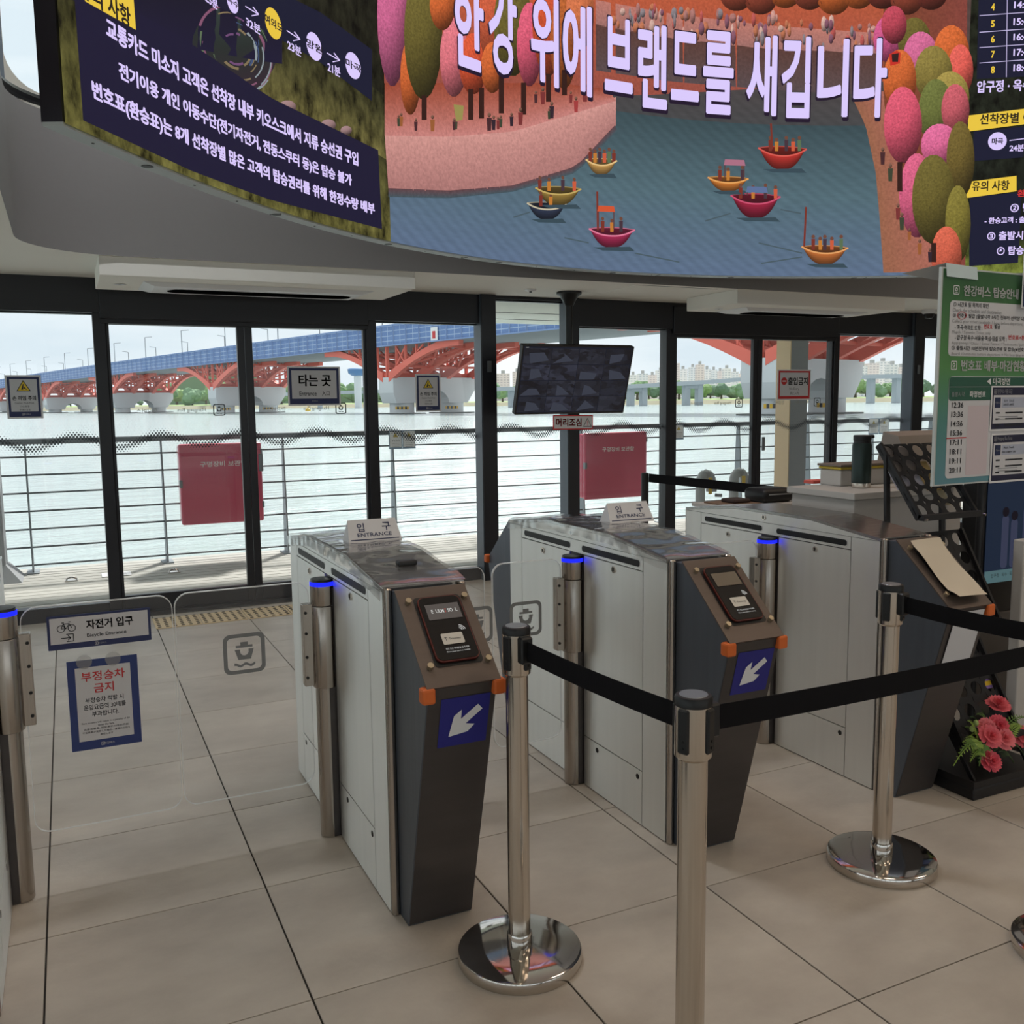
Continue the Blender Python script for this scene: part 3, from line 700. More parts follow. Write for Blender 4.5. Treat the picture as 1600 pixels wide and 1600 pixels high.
# signs on the left acrylic flap
f = Face((.056, LY-.008, .797), (1, 0, 0), (0, 0, 1))
t = thing('bicycle_sign', 'navy framed Bicycle Entrance sign on the left acrylic flap', 'sign', (.056, LY-.006, .797))
f.slab('board', rrect(-.1435, .1435, -.0515, .0515, .002, 2), .003, M_navy, t, .0005); f.rect('field', -.136, .136, -.034, .0445, M_paper, t, .001)
f.text('자전거 입구', .028, .017, .029, M_ink, t, w=.132, bold=2, l=.0016); f.text('Bicycle Entrance', .018, -.017, .014, M_ink, t, w=.11, bold=1, l=.0016)
for cx in (-.106, -.077):
    A, B = circ(cx, .012, .0112, 20), circ(cx, .012, .009, 20); f.ring('bicycle_mark', A, B, M_ink, t, .0016)
def strokes(f, name, L, wd, mt, t, l=.0016):
    PP = []
    for (a, b, c_, d) in L:
        dx, dy = c_-a, d-b; k = wd/2/math.hypot(dx, dy); PP.append([(a-dy*k, b+dx*k), (a+dy*k, b-dx*k), (c_+dy*k, d-dx*k), (c_-dy*k, d+dx*k)])
    return f.polys(name, PP, mt, t, l)
strokes(f, 'bicycle_mark', [(-.106, .012, -.099, .026), (-.099, .026, -.083, .026), (-.083, .026, -.077, .012), (-.106, .012, -.093, .011), (-.093, .011, -.083, .026), (-.093, .011, -.1, .03), (-.104, .03, -.097, .03), (-.085, .031, -.079, .031)], .0022, M_ink, t)
strokes(f, 'arrow_mark', [(-.108, -.017, -.081, -.017), (-.081, -.017, -.089, -.01), (-.081, -.017, -.089, -.024), (-.093, -.006, -.074, -.006), (-.074, -.006, -.074, -.028), (-.074, -.028, -.093, -.028)], .0024, M_ink, t)
f.emblem(-.012, -.0425, .009, M_paper, t, l=.0016); f.text('한강버스', .004, -.0425, .006, M_grey, t, l=.0016)
f = Face((.056, LY-.008, .566), (1, 0, 0), (0, 0, 1))
t = thing('penalty_notice', 'blue framed fare evasion notice hanging below the bicycle sign', 'sign', (.056, LY-.006, .566))
f.slab('board', rrect(-.0985, .0985, -.14, .14, .001, 1), .002, mat('blue_frame_print', (40, 58, 118), .45), t, .0005); f.rect('field', -.077, .077, -.112, .117, M_paper, t, .001)
f.text('부정승차', 0, .088, .03, M_red, t, w=.122, bold=1, l=.0016); f.text('금지', 0, .05, .03, M_red, t, w=.056, bold=1, l=.0016)
for s, y, w_ in (('부정승차 적발 시', .014, .107), ('운임요금의 30배를', -.008, .118), ('부과합니다.', -.03, .075)): f.text(s, 0, y, .0165, M_ink, t, w=w_, bold=1, l=.0016)
for s, y, w_ in (('Fare evasion will result in a penalty of 30', -.057, .134), ('times the fare.', -.066, .046), ('逃票者最高, 将处票价30倍的罚款', -.076, .126), ('不正乗車が発覚した場合、運賃の30倍を', -.086, .134), ('徴収します', -.096, .036)): f.text(s, 0, y, .0065, M_ink, t, w=w_, l=.0016)
f.emblem(-.012, -.126, .01, M_paper, t, l=.0016); f.text('한강버스', .006, -.126, .0075, M_paper, t, l=.0016)
# suction tape pads at the top edge of the notice
for x in (-.05, .03): f.poly('tape_pad', circ(x, .135, .022, 20), glassy('tape_pad%d' % int(x*100+50), (.85, .85, .85), .05, .1, (190, 190, 194), .35)[0], t, .0025)
# sheets taped on the third gate
t = thing('blank_sheet', 'beige blank paper sheet taped over the reader of the gate by the flowers', 'paper', (2.76, 2.28, .86))
sf = slant_face(2.651, 2.385, .951, 2.15, .746)
V, F = [], []
for i in range(13):
    for j in range(7):
        v, u = i/12, j/6; V.append(tuple(sf.at(.045+.148*u+.006*v, -.025-.265*v, .024+.004*math.sin(v*7+u*2)+.01*(v > .9)*(1-u)+(.006 if i in (0, 12) else 0))))
F = [(i*7+j, i*7+j+1, (i+1)*7+j+1, (i+1)*7+j) for i in range(12) for j in range(6)]
obj('sheet', (V, F), mat('beige_paper', (206, 192, 172), .7), t, True)
fr = slant_face(2.651, 2.15, .746, 2.352, 0)
t = thing('white_cover_sheet', 'white paper sheet covering the arrow sign under the beige sheet', 'paper', tuple(fr.at(.12, -.13, 0)))
fr.slab('sheet', rrect(.05, .19, -.26, -.012, .002, 1), .001, M_paper, t, .007)

# ================================================================== BELT POSTS
def stanchion(x, y, label, belts=(), z=.9, r=.163, post=.029, m=None, full=True):
    t = thing('belt_post', label, 'barrier post', (x, y, 0), 'chrome belt posts')
    obj('base', lathe([(r, .0), (r+.002, .004), (r+.002, .024), (r, .029), (r-.006, .032), (r*.6, .036), (.034, .04)], x, y, 48), M_chrome, t, True)
    obj('base_collar', lathe([(.0335, .038), (.0335, .07), (.031, .075)], x, y, 28), M_chrome, t, True)
    obj('post', lathe([(post, .04), (post, .775)], x, y, 32), M_chrome_br, t, True)
    hd = obj('belt_head', lathe([(.03, .772), (.036, .778), (.0365, .782), (.0365, z-.02), (.0345, z-.018)], x, y, 32), M_chrome_br, t, True)
    obj('top_cap', lathe([(.0365, z-.02), (.037, z-.006), (.034, z-.001), (.03, z)], x, y, 32), M_black2, t, True)
    obj('cap_disc', lathe([(.028, z), (.027, z+.0012)], x, y, 28), mat('cap_grey', (150, 154, 160), .3, .5), t, True)
    for a in (0, PI/2, PI, -PI/2):
        a = a-YAW+.85; c_, s_ = math.cos(a), math.sin(a)
        R3 = Matrix.Translation((x, y, 0)) @ Matrix.Rotation(a, 4, 'Z')
        obj('belt_slot', rot(bbox(.03, .041, -.012, .012, .79, z-.022, .003, 1), R3), M_black2, hd)
        for zz in (.802, .815): obj('rivet', rot(tube([(.0405, 0, zz), (.0425, 0, zz)], .003, 8), R3), M_dark, hd)
    for (qx, qy, z0, z1, sag) in belts:
        V, F = [], []; N = 16; p0 = Vector((x, y, 0)); p1 = Vector((qx, qy, 0)); d = (p1-p0).normalized(); p0 = p0+d*.036; p1 = p1-d*.036; nn = Vector((-d.y, d.x, 0))*.0009
        for i in range(N+1):
            u = i/N; q = p0+(p1-p0)*u; zc = z0+(z1-z0)*u-sag*4*u*(1-u)
            for s, dz in ((-1, -.025), (1, -.025), (1, .025), (-1, .025)): V.append((q.x+nn.x*s, q.y+nn.y*s, zc+dz))
        for i in range(N):
            for k in range(4): F.append((i*4+k, i*4+(k+1) % 4, (i+1)*4+(k+1) % 4, (i+1)*4+k))
        F += [(3, 2, 1, 0), (N*4, N*4+1, N*4+2, N*4+3)]
        obj('belt', (V, F), M_belt, t)
        a = math.atan2(d.y, d.x); R3 = Matrix.Translation((x, y, 0)) @ Matrix.Rotation(a, 4, 'Z')
        obj('belt_mouth', rot(bbox(.03, .054, -.017, .017, z0-.034, z0+.034, .004, 1), R3), M_black2, hd)
    return t
SA, SB, SC, SD = (1.002, 2.082), (1.062, 1.42), (2.246, 2.02), (2.33, 1.43)
stanchion(*SA, 'chrome belt post standing just right of the lit ticket gate', [(*SB, .845, .845, .006)])
stanchion(*SB, 'nearest chrome belt post, cut by the bottom of the picture', [(*SD, .845, .85, .006)])
stanchion(*SC, 'chrome belt post in front of the gate by the flowers', [(*SD, .845, .84, .01)])
stanchion(*SD, 'chrome belt post at the right edge with only its base rim showing')
t = thing('black_belt_post', 'slim black belt post standing behind the middle gate near the doors', 'barrier post', (3.67, 5.5, 0))
obj('base', lathe([(.16, 0), (.16, .02), (.04, .035)], 3.67, 5.5, 32), M_black2, t, True); obj('post', lathe([(.026, .03), (.026, .955), (.02, .96)], 3.67, 5.5, 20), M_black2, t, True)
V, F = beam((3.69, 5.48, .925), (3.96, 4.25, .9), .004, .06); obj('belt', (V, F), M_belt, t)
t = thing('black_belt_post', 'slim black belt post behind the gate by the flowers, hidden by the white counter', 'barrier post', (3.97, 4.22, 0))
obj('base', lathe([(.16, 0), (.16, .02), (.04, .035)], 3.97, 4.22, 32), M_black2, t, True); obj('post', lathe([(.026, .03), (.026, .945), (.02, .95)], 3.97, 4.22, 20), M_black2, t, True)

# ---- yellow tactile strip at the doors
t = thing('tactile_strip', 'beige dotted tactile strip on the floor before the entrance doors', 'tactile paving', (1.2, 6.6, 0))
M_tact = mat('tactile_beige', (214, 190, 150), .6); M_tdot = mat('tactile_dot', (84, 70, 52), .6)
for k in range(5):
    x0 = .455+.3*k
    tl = obj('tactile_tile', bbox(x0+.002, x0+.298, 6.44, 6.76, 0, .006, .002, 1), M_tact, t)
    S = []
    for i in range(6):
        for j in range(6): S.append(lathe([(.013, .006), (.009, .0105)], x0+.026+.0496*i, 6.465+.054*j, 8))
    o = obj('raised_dots', join(*S), M_tdot, tl); o['kind'] = 'stuff'
# ================================================================== CURVED LED SCREEN
SZ0, SZ1 = 2.35, 4.7
_fp = [(112,192),(176,226),(240,258),(320,290),(400,316),(480,340),(560,362),(608,376),(732,402),(900,419),(1060,428),(1220,431),(1352,431),(1462,430),(1600,426)]
_q = np.array([onz(x, y, SZ0)[:2] for x, y in _fp])
_A = np.c_[2*_q, np.ones(len(_q))]; _s = np.linalg.lstsq(_A, (_q**2).sum(1), rcond=None)[0]
SCX, SCY = float(_s[0]), float(_s[1])
_th = np.arctan2(_q[:, 0]-SCX, _q[:, 1]-SCY); _r = np.hypot(_q[:, 0]-SCX, _q[:, 1]-SCY)
_pf = np.polyfit(_th, _r, 4); TH0, TH1 = float(_th[0]), float(_th[-1])
TEND = TH1+.22
def srad(th): return np.polyval(_pf, np.clip(th, TH0, TH1))
def spt(th, z, l=0.):
    r = srad(th)-l
    return np.stack([SCX+r*np.sin(th), SCY+r*np.cos(th), np.broadcast_to(z, np.shape(th)).astype(float)], -1)
def spix(x, y):
    """pixel -> (theta, z) on the screen surface"""
    x, y = np.atleast_1d(np.asarray(x, float)), np.atleast_1d(np.asarray(y, float))
    d = CR*((x-800)/FPX)[:, None]-CU*((y-800)/FPX)[:, None]+CF
    lo, hi = np.full(len(x), .3), np.full(len(x), 12.)
    for _ in range(44):
        m_ = (lo+hi)/2; p = CO+d*m_[:, None]; th = np.arctan2(p[:, 0]-SCX, p[:, 1]-SCY)
        out = np.hypot(p[:, 0]-SCX, p[:, 1]-SCY) > srad(th); hi = np.where(out, m_, hi); lo = np.where(out, lo, m_)
    p = CO+d*hi[:, None]
    return np.arctan2(p[:, 0]-SCX, p[:, 1]-SCY), p[:, 2]
RS = 3.85
led = thing('curved_display', 'huge curved video screen hanging above the gates', 'screen', (SCX, SCY, SZ0))
NT = 90; th = np.linspace(TH0, TEND, NT)
def sweep(l0, l1, z0, z1, mt, name, par):
    A, B, C_, D_ = spt(th, z0, l0), spt(th, z0, l1), spt(th, z1, l1), spt(th, z1, l0); n = NT
    V = np.concatenate([A, B, C_, D_]).tolist(); F = []
    for i in range(n-1):
        for a, b in ((0, 1), (1, 2), (2, 3), (3, 0)): F.append((a*n+i, a*n+i+1, b*n+i+1, b*n+i))
    F += [(0, n, 2*n, 3*n), (n-1, 4*n-1, 3*n-1, 2*n-1)]
    return obj(name, (V, F), mt, par)
sweep(-.075, -.008, SZ0+.004, SZ1, mat('screen_housing', (28, 28, 40), .5), 'housing', led)
rim = sweep(-.072, -.006, SZ0-.008, SZ0+.004, mat('screen_rim', (176, 184, 186), .5, .2), 'bottom_rim', led)
for k, tt in enumerate(np.linspace(TH0+.05, TEND-.05, 26)):
    p = spt(np.array([tt]), SZ0, -.04)[0]
    obj('rim_hole' if k % 3 == 1 else 'rim_screw', lathe([(.022 if k % 3 == 1 else .005, SZ0-.008), (.022 if k % 3 == 1 else .005, SZ0-.0095)], p[0], p[1], 14), M_dark, rim)
# joints between rim sections
for tt in np.linspace(TH0+.36, TEND-.1, 5):
    a, b = spt(np.array([tt]), SZ0-.009, -.07)[0], spt(np.array([tt]), SZ0-.009, -.008)[0]; obj('rim_joint', beam(a, b, .004, .002), M_dark, rim)

def led_mat():
    m, nt, b = nmat('led_picture'); b.inputs['Base Color'].default_value = (.01, .01, .01, 1); b.inputs['Roughness'].default_value = .7; b.inputs['Specular IOR Level'].default_value = .05
    at = nt.nodes.new('ShaderNodeAttribute'); at.attribute_name = 'Col'
    nt.links.new(at.outputs['Color'], b.inputs['Emission Color']); b.inputs['Emission Strength'].default_value = 1.
    return m
M_ledpic = led_mat()
def furry(name, scale, amt, stretch=(1, 1, 1)):
    m, nt, b = nmat(name); b.inputs['Base Color'].default_value = (.01, .01, .01, 1); b.inputs['Roughness'].default_value = .7; b.inputs['Specular IOR Level'].default_value = .05
    at = nt.nodes.new('ShaderNodeAttribute'); at.attribute_name = 'Col'
    g = nt.nodes.new('ShaderNodeNewGeometry'); mp = nt.nodes.new('ShaderNodeMapping'); mp.inputs['Scale'].default_value = stretch
    nz = nt.nodes.new('ShaderNodeTexNoise'); nz.inputs['Scale'].default_value = scale; nz.inputs['Detail'].default_value = 5; nz.inputs['Roughness'].default_value = .65
    ma = nt.nodes.new('ShaderNodeMath'); ma.operation = 'MULTIPLY_ADD'; ma.inputs[1].default_value = amt*2; ma.inputs[2].default_value = 1-amt; mc = nt.nodes.new('ShaderNodeMath'); mc.operation = 'MAXIMUM'; mc.inputs[1].default_value = .12
    nt.links.new(g.outputs['Position'], mp.inputs[0]); nt.links.new(mp.outputs[0], nz.inputs['Vector']); nt.links.new(nz.outputs[0], ma.inputs[0])
    nt.links.new(at.outputs['Color'], b.inputs['Emission Color']); nt.links.new(ma.outputs[0], mc.inputs[0]); nt.links.new(mc.outputs[0], b.inputs['Emission Strength'])
    return m
M_ledfur = furry('led_picture_fuzzy', 55, .5); M_ledgrass = furry('led_picture_grass', 14, 2.6, (1, 1, .6))
class Pic:
    def __init__(s, name, mt): s.V, s.F, s.C, s.name, s.mt = [], [], [], name, mt
    def add(s, V, F, C_): k = len(s.V); s.V += [tuple(v) for v in V]; s.F += [tuple(i+k for i in f) for f in F]; s.C += [tuple(c)[:3]+(1.,) for c in C_]
    def pix(s, P, F, C_, l): t_, z_ = spix([p[0] for p in P], [p[1] for p in P]); s.add(spt(t_, z_, l), F, C_)
    def poly(s, P, col, l):
        s.pix(P, [tuple(range(len(P)))], [rgb(*col)]*len(P), l)
    def ell(s, cx, cy, rx, ry, col, l, rot_=0., hi=None, lo=None, n=22):
        hi = hi or tuple(min(255, c*1.22+12) for c in col); lo = lo or tuple(c*.22 for c in col)
        P, C_, F = [], [], []
        for k, f_ in enumerate((0, .5, .8, 1.)):
            for i in range(n if f_ else 1):
                a = 2*PI*i/n; x, y = rx*f_*math.cos(a), ry*f_*math.sin(a); xr, yr = x*math.cos(rot_)-y*math.sin(rot_), x*math.sin(rot_)+y*math.cos(rot_)
                P.append((cx+xr, cy+yr)); sh = -.55*math.sin(a)*f_-.25*math.cos(a)*f_-.2*f_*f_
                c = [cc+(h-cc)*max(0, sh)+(cc-o_)*min(0, sh) for cc, h, o_ in zip(col, hi, lo)]; C_.append(rgb(*[max(0, min(255, v)) for v in c]))
        F += [(0, 1+i, 1+(i+1) % n) for i in range(n)]
        for k in range(2): F += [(1+k*n+i, 1+(k+1)*n+i, 1+(k+1)*n+(i+1) % n, 1+k*n+(i+1) % n) for i in range(n)]
        s.pix(P, F, C_, l)
    def band(s, top, bot, ctop, cbot, l, nx=24, ny=4):
        """area between two polylines, colour blended from top to bottom"""
        def smp(L, u):
            L = np.array(L, float); d = np.r_[0, np.cumsum(np.hypot(*np.diff(L, axis=0).T))]; return np.c_[np.interp(u*d[-1], d, L[:, 0]), np.interp(u*d[-1], d, L[:, 1])]
        u = np.linspace(0, 1, nx+1); T, B = smp(top, u), smp(bot, u); P, C_ = [], []
        for j in range(ny+1):
            v = j/ny
            for i in range(nx+1): P.append(tuple(T[i]*(1-v)+B[i]*v)); C_.append(rgb(*[a*(1-v)+b*v for a, b in zip(ctop, cbot)]))
        n = nx+1; s.pix(P, [(j*n+i, (j+1)*n+i, (j+1)*n+i+1, j*n+i+1) for j in range(ny) for i in range(nx)], C_, l)
    def sz(s, t0, t1, z0, z1, col, l, col2=None, n=None):
        n = n or max(1, int((t1-t0)*RS/.15)); tt = np.linspace(t0, t1, n+1); V = np.concatenate([spt(tt, z0, l), spt(tt, z1, l)])
        s.add(V, [(i, i+1, i+1+n+1, i+n+1) for i in range(n)], [rgb(*(col2 or col))]*(n+1)+[rgb(*col)]*(n+1))
    def text(s, body, xa, ya, xb, yb, hpx, col, l, bold=2, wfit=True):
        """line of lettering whose middle runs from pixel a to pixel b"""
        V, F, d = text2d(body, bold); tt, zz = spix([xa, xb, (xa+xb)/2, (xa+xb)/2], [ya, yb, (ya+yb)/2-hpx/2, (ya+yb)/2+hpx/2])
        zc = (zz[0]+zz[1])/2; h = abs(zz[2]-zz[3]); k = h/d[1]; tc_ = (tt[0]+tt[1])/2; kt = (tt[1]-tt[0])/d[0]
        s.add(spt(tc_+V[:, 0]*kt, zc+V[:, 1]*k, l), F, [rgb(*col)]*len(V))
    def disc(s, cx, cy, rpx, col, l, n=28):
        t_, z_ = spix([cx, cx, cx], [cy, cy-rpx, cy+rpx]); r = abs(z_[1]-z_[2])/2; a = np.linspace(0, 2*PI, n, endpoint=False)
        s.add(spt(t_[0]+r*np.cos(a)/RS, z_[0]+r*np.sin(a), l), [tuple(range(n))], [rgb(*col)]*n)
    def stroke(s, pts, wpx, col, l):
        for (a, b), (c_, d) in zip(pts[:-1], pts[1:]):
            dx, dy = c_-a, d-b; k = wpx/2/max(1e-6, math.hypot(dx, dy)); s.poly([(a-dy*k, b+dx*k), (a+dy*k, b-dx*k), (c_+dy*k, d-dx*k), (c_-dy*k, d+dx*k)], col, l)
    def done(s, par):
        return obj(s.name, (s.V, s.F), s.mt, par, colors=s.C)
tL = spix([606], [200])[0][0]; tR = spix([1511], [150])[0][0]
LAV = (218, 202, 252); NAV = (30, 27, 52); NAV2 = (26, 28, 50); YEL = (232, 196, 66)
# --- backgrounds
bgp = Pic('picture_background', M_ledgrass)
bgp.sz(TH0, tL, SZ0, SZ0+.5, (38, 38, 22), 0, (92, 88, 46)); bgp.sz(TH0, tL, SZ0+.5, SZ1, (16, 16, 16), 0, (34, 34, 22))
bgp.done(led); bgp = Pic('picture_background', M_ledgrass)
bgp.sz(tR, TEND, SZ0, SZ0+.25, (20, 24, 20), 0, (110, 120, 50)); bgp.sz(tR, TEND, SZ0+.25, SZ1, (34, 38, 26), 0, (20, 24, 20))
bgp.done(led); bgp = Pic('picture_meadow', M_ledgrass)
# brighter meadow patch around the bubble
bgp.band([(296, 0), (420, 45), (560, 118), (600, 150)], [(296, 60), (430, 160), (560, 222), (604, 250)], (44, 44, 26), (92, 86, 48), .001, 14, 3)
bgp.done(led)
def water_pic():
    m = furry('led_picture_water', 9, .2, (1, 1, 5)); nt = m.node_tree; b = nt.nodes['Principled BSDF']; lk = b.inputs['Emission Strength'].links[0].from_socket
    g = nt.nodes.new('ShaderNodeNewGeometry'); mp = nt.nodes.new('ShaderNodeMapping'); mp.inputs['Rotation'].default_value = (0, -.62, 0); wv = nt.nodes.new('ShaderNodeTexWave'); wv.bands_direction = 'Z'; wv.inputs['Scale'].default_value = 5.2; wv.inputs['Distortion'].default_value = 1.2
    ma = nt.nodes.new('ShaderNodeMath'); ma.operation = 'MULTIPLY_ADD'; ma.inputs[1].default_value = .12; ma.inputs[2].default_value = .94; mu = nt.nodes.new('ShaderNodeMath'); mu.operation = 'MULTIPLY'
    nt.links.new(g.outputs['Position'], mp.inputs[0]); nt.links.new(mp.outputs[0], wv.inputs['Vector']); nt.links.new(wv.outputs['Fac'], ma.inputs[0]); nt.links.new(ma.outputs[0], mu.inputs[0]); nt.links.new(lk, mu.inputs[1]); nt.links.new(mu.outputs[0], b.inputs['Emission Strength'])
    return m
wat = Pic('picture_water', water_pic())
wat.sz(tL, tR, SZ0, SZ0+.55, (82, 106, 116), 0, (92, 110, 136)); wat.sz(tL, tR, SZ0+.55, SZ0+1.05, (58, 76, 82), 0, (82, 106, 116)); wat.sz(tL, tR, SZ0+1.05, SZ1, (90, 62, 54), 0, (70, 70, 72))
wat.done(led)
pic = Pic('picture_shores', M_ledfur)
# far shore, blurred crowd and bridge
pic.band([(596, -60), (1000, -60), (1510, -60)], [(600, 130), (990, 150), (1510, 120)], (196, 92, 56), (150, 78, 66), .002, 24, 4)
pic.band([(930, 0), (1050, 22), (1200, 40), (1372, 52)], [(930, 40), (1050, 62), (1200, 78), (1372, 84)], (186, 120, 108), (158, 110, 104), .003, 16, 2)
pic.band([(930, 38), (1050, 60), (1200, 76), (1372, 82)], [(930, 110), (1050, 128), (1200, 140), (1372, 150)], (92, 62, 56), (88, 74, 76), .003, 16, 3)
for k in range(110):
    x = 940+random.random()*430; y = 6+(x-940)*.075+random.random()*40; pic.ell(x, y, 2+3*random.random(), 5+8*random.random(), random.choice(((176, 84, 80), (190, 140, 130), (130, 84, 100), (180, 110, 80), (130, 120, 124), (196, 160, 148), (160, 110, 104))), .004+.00002*k, n=8)
for k in range(9):
    x = 1150+k*38; pic.ell(x, -8+6*math.sin(k*2), 26, 26, random.choice(((130, 60, 44), (170, 84, 40), (110, 48, 40))), .0065)
# left bank
pic.band([(600, 206), (700, 208), (800, 200), (900, 176), (962, 152)], [(606, 296), (700, 300), (800, 292), (900, 262), (962, 196)], (206, 148, 140), (168, 116, 112), .004, 24, 4)
pic.band([(600, 130), (760, 130), (870, 130), (950, 140)], [(600, 212), (700, 214), (800, 206), (962, 158)], (150, 70, 50), (196, 128, 122), .0045, 20, 3)
pic.band([(606, 294), (700, 298), (800, 290), (900, 260), (960, 196)], [(606, 308), (700, 310), (800, 300), (900, 270), (964, 204)], (96, 66, 70), (66, 84, 92), .0042, 20, 1)
# right bank
pic.band([(1330, 150), (1352, 196), (1368, 270), (1374, 340), (1380, 426)], [(1400, 140), (1440, 200), (1452, 270), (1470, 340), (1508, 424)], (150, 98, 74), (176, 104, 96), .004, 20, 4)
pic.band([(1380, 0), (1380, 160), (1410, 260), (1440, 340), (1470, 424)], [(1511, 0), (1510, 160), (1509, 260), (1508, 340), (1508, 422)], (120, 66, 44), (130, 66, 58), .0045, 16, 4)
pic.done(led)
tre = Pic('picture_trees', furry('led_picture_fur', 70, .8))
PK, OL, OR, RD = (196, 98, 138), (100, 90, 42), (196, 96, 48), (176, 66, 82)
L_ = .006
for (x, y, rx, ry, c) in ((612, 20, 24, 116, PK), (640, 120, 16, 60, OR), (660, 52, 30, 104, OL), (708, 90, 22, 62, (210, 110, 120)), (738, 100, 22, 48, (200, 80, 50)), (690, 8, 20, 40, OR), (770, 20, 26, 80, (196, 90, 60)), (768, 106, 18, 40, OR), (800, 40, 30, 80, OL), (826, 70, 20, 66, (206, 86, 110)), (856, 30, 26, 90, (196, 80, 46)), (880, 60, 22, 80, (170, 90, 44)), (905, 20, 22, 60, (200, 110, 70)),
        (1386, 62, 22, 36, (196, 84, 130)), (1428, 66, 26, 38, OL), (1438, 92, 28, 42, PK), (1486, 84, 28, 44, OR), (1500, 110, 20, 40, (214, 90, 80)), (1458, 116, 30, 44, (128, 114, 56)), (1405, 126, 26, 48, OR), (1396, 40, 20, 30, RD),
        (1484, 152, 30, 40, (150, 132, 66)), (1462, 176, 28, 52, (100, 106, 54)), (1492, 172, 22, 40, (186, 86, 96)), (1410, 196, 30, 60, (204, 82, 104)), (1468, 228, 30, 34, (210, 100, 142)), (1500, 250, 22, 60, (104, 88, 42)), (1432, 306, 28, 66, (200, 90, 122)), (1458, 312, 34, 70, OL), (1496, 350, 20, 60, (120, 110, 48)), (1478, 400, 24, 46, (196, 92, 70))):
    L_ += .0002; one = Pic('picture_tree', tre.mt); one.ell(x, y, rx, ry, c, L_); one.done(led)
det = Pic('picture_crowd', M_ledpic); det_kind = 'stuff'; DL = .0135
for x, y0, y1 in ((660, 150, 188), (733, 140, 188), (750, 138, 186), (781, 116, 178), (816, 130, 180), (855, 116, 160), (880, 110, 150), (1405, 254, 300), (1458, 380, 410)): det.stroke([(x, y0), (x, y1)], 8, (52, 28, 24), DL)
random.seed(4)
def person(x, y, h, c): det.ell(x, y-h*.85, h*.1, h*.13, (120, 84, 70), DL+.0006, n=8); det.poly([(x-h*.14, y-h*.7), (x+h*.14, y-h*.7), (x+h*.1, y), (x-h*.1, y)], c, DL+.0005)
for x, y in ((647, 205), (673, 206), (707, 204), (710, 203), (762, 205), (780, 200), (797, 198), (811, 196), (835, 162), (846, 164), (860, 186), (890, 162), (898, 176), (912, 160), (620, 198), (624, 198), (769, 204), (776, 203), (856, 187), (1378, 258), (1390, 284), (1402, 344), (1408, 360), (1420, 376), (1436, 398), (1452, 410)):
    person(x, y, random.uniform(17, 30), random.choice(((70, 40, 44), (50, 36, 46), (120, 50, 50), (150, 90, 50), (60, 66, 50), (160, 60, 60))))
det.poly([(706, 164), (722, 166), (720, 188), (710, 190)], (150, 140, 80), DL+.001)
det.poly([(1388, 86), (1400, 80), (1406, 84), (1405, 100), (1390, 104)], (196, 50, 40), DL); det.poly([(1392, 86), (1403, 84), (1402, 98), (1393, 98)], (50, 30, 30), DL+.001)
# wakes
for a, b in (((1184, 380), (1252, 396)), ((1188, 412), (1252, 402)), ((1218, 328), (1250, 334)), ((880, 372), (918, 380)), ((800, 340), (826, 332)), ((1100, 346), (1140, 334)), ((990, 396), (1060, 410))): det.stroke([a, b], 2, (72, 88, 96), DL)
def boat(x0, x1, yt, yb, col, rim_, people, mast=None, roof=None):
    w_ = x1-x0; det = Pic('picture_boat', M_ledpic)
    U = [i/14 for i in range(15)]; H_ = yb-yt
    top_ = [(x0+w_*u, yt+H_*.34*(1-abs(2*u-1)**2.2)+2*u) for u in U]; bot_ = [(x0+w_*(.04+.92*u), yt+3+(H_-3)*(1-abs(2*u-1)**2.6)) for u in U]
    det.band(top_, bot_, col, tuple(c*.42 for c in col), DL+.001, 14, 3)
    bk = [(x0+w_*u, yt-H_*.1*(1-abs(2*u-1)**2.2)+2*u) for u in U]
    det.band(bk, top_, tuple(c*.55 for c in col), tuple(c*.4 for c in col), DL+.0006, 14, 1)
    det.stroke(top_, 2.4, rim_, DL+.0024); det.stroke(bk, 1.6, tuple(c*.8 for c in rim_), DL+.0009)
    det.poly([(x0+w_*.1, yb-1), (x1-w_*.1, yb-2), (x1, yb+5), (x0+w_*.3, yb+4)], (56, 74, 84), DL+.0001)
    for k, f_ in enumerate(people):
        x = x0+w_*f_; h = 22 if k % 2 else 27; c = ((120, 50, 40), (190, 120, 50), (70, 50, 60), (200, 90, 60), (90, 110, 80))[k % 5]
        det.poly([(x-3, yt-h*.45), (x+3, yt-h*.45), (x+2.5, yt+5), (x-2.5, yt+5)], c, DL+.0016); det.disc(x, yt-h*.58, 3, (110, 70, 56), DL+.0017, 10)
    if mast: det.stroke([mast[0], mast[1]], 3, (120, 50, 40), DL+.002)
    if roof:
        a, b, y, c = roof; det.poly([(a, y), (b, y+1), (b+2, y+10), (a-2, y+9)], c, DL+.003); det.stroke([(a, y+6), (a, yt)], 1.6, (90, 60, 60), DL+.0018); det.stroke([(b, y+6), (b, yt)], 1.6, (90, 60, 60), DL+.0018)
    det.done(led)
boat(1183, 1259, 232, 266, (190, 54, 48), (214, 90, 80), (.25, .38, .58, .72, .85), ((1203, 194), (1205, 234)))
boat(1104, 1168, 278, 300, (206, 122, 52), (226, 160, 90), (.3, .5, .85), None, (1131, 1161, 250, (170, 110, 130)))
boat(1140, 1218, 306, 342, (160, 36, 66), (200, 80, 110), (.2, .45, .7, .9), None, (1166, 1196, 292, (92, 110, 150)))
boat(913, 962, 250, 274, (196, 150, 84), (226, 190, 130), (.15, .3, .45, .6, .75, .9))
boat(834, 906, 294, 322, (150, 122, 60), (190, 164, 96), (.1, .3, .6, .85))
boat(821, 883, 318, 344, (50, 58, 80), (196, 186, 160), (.35, .6))
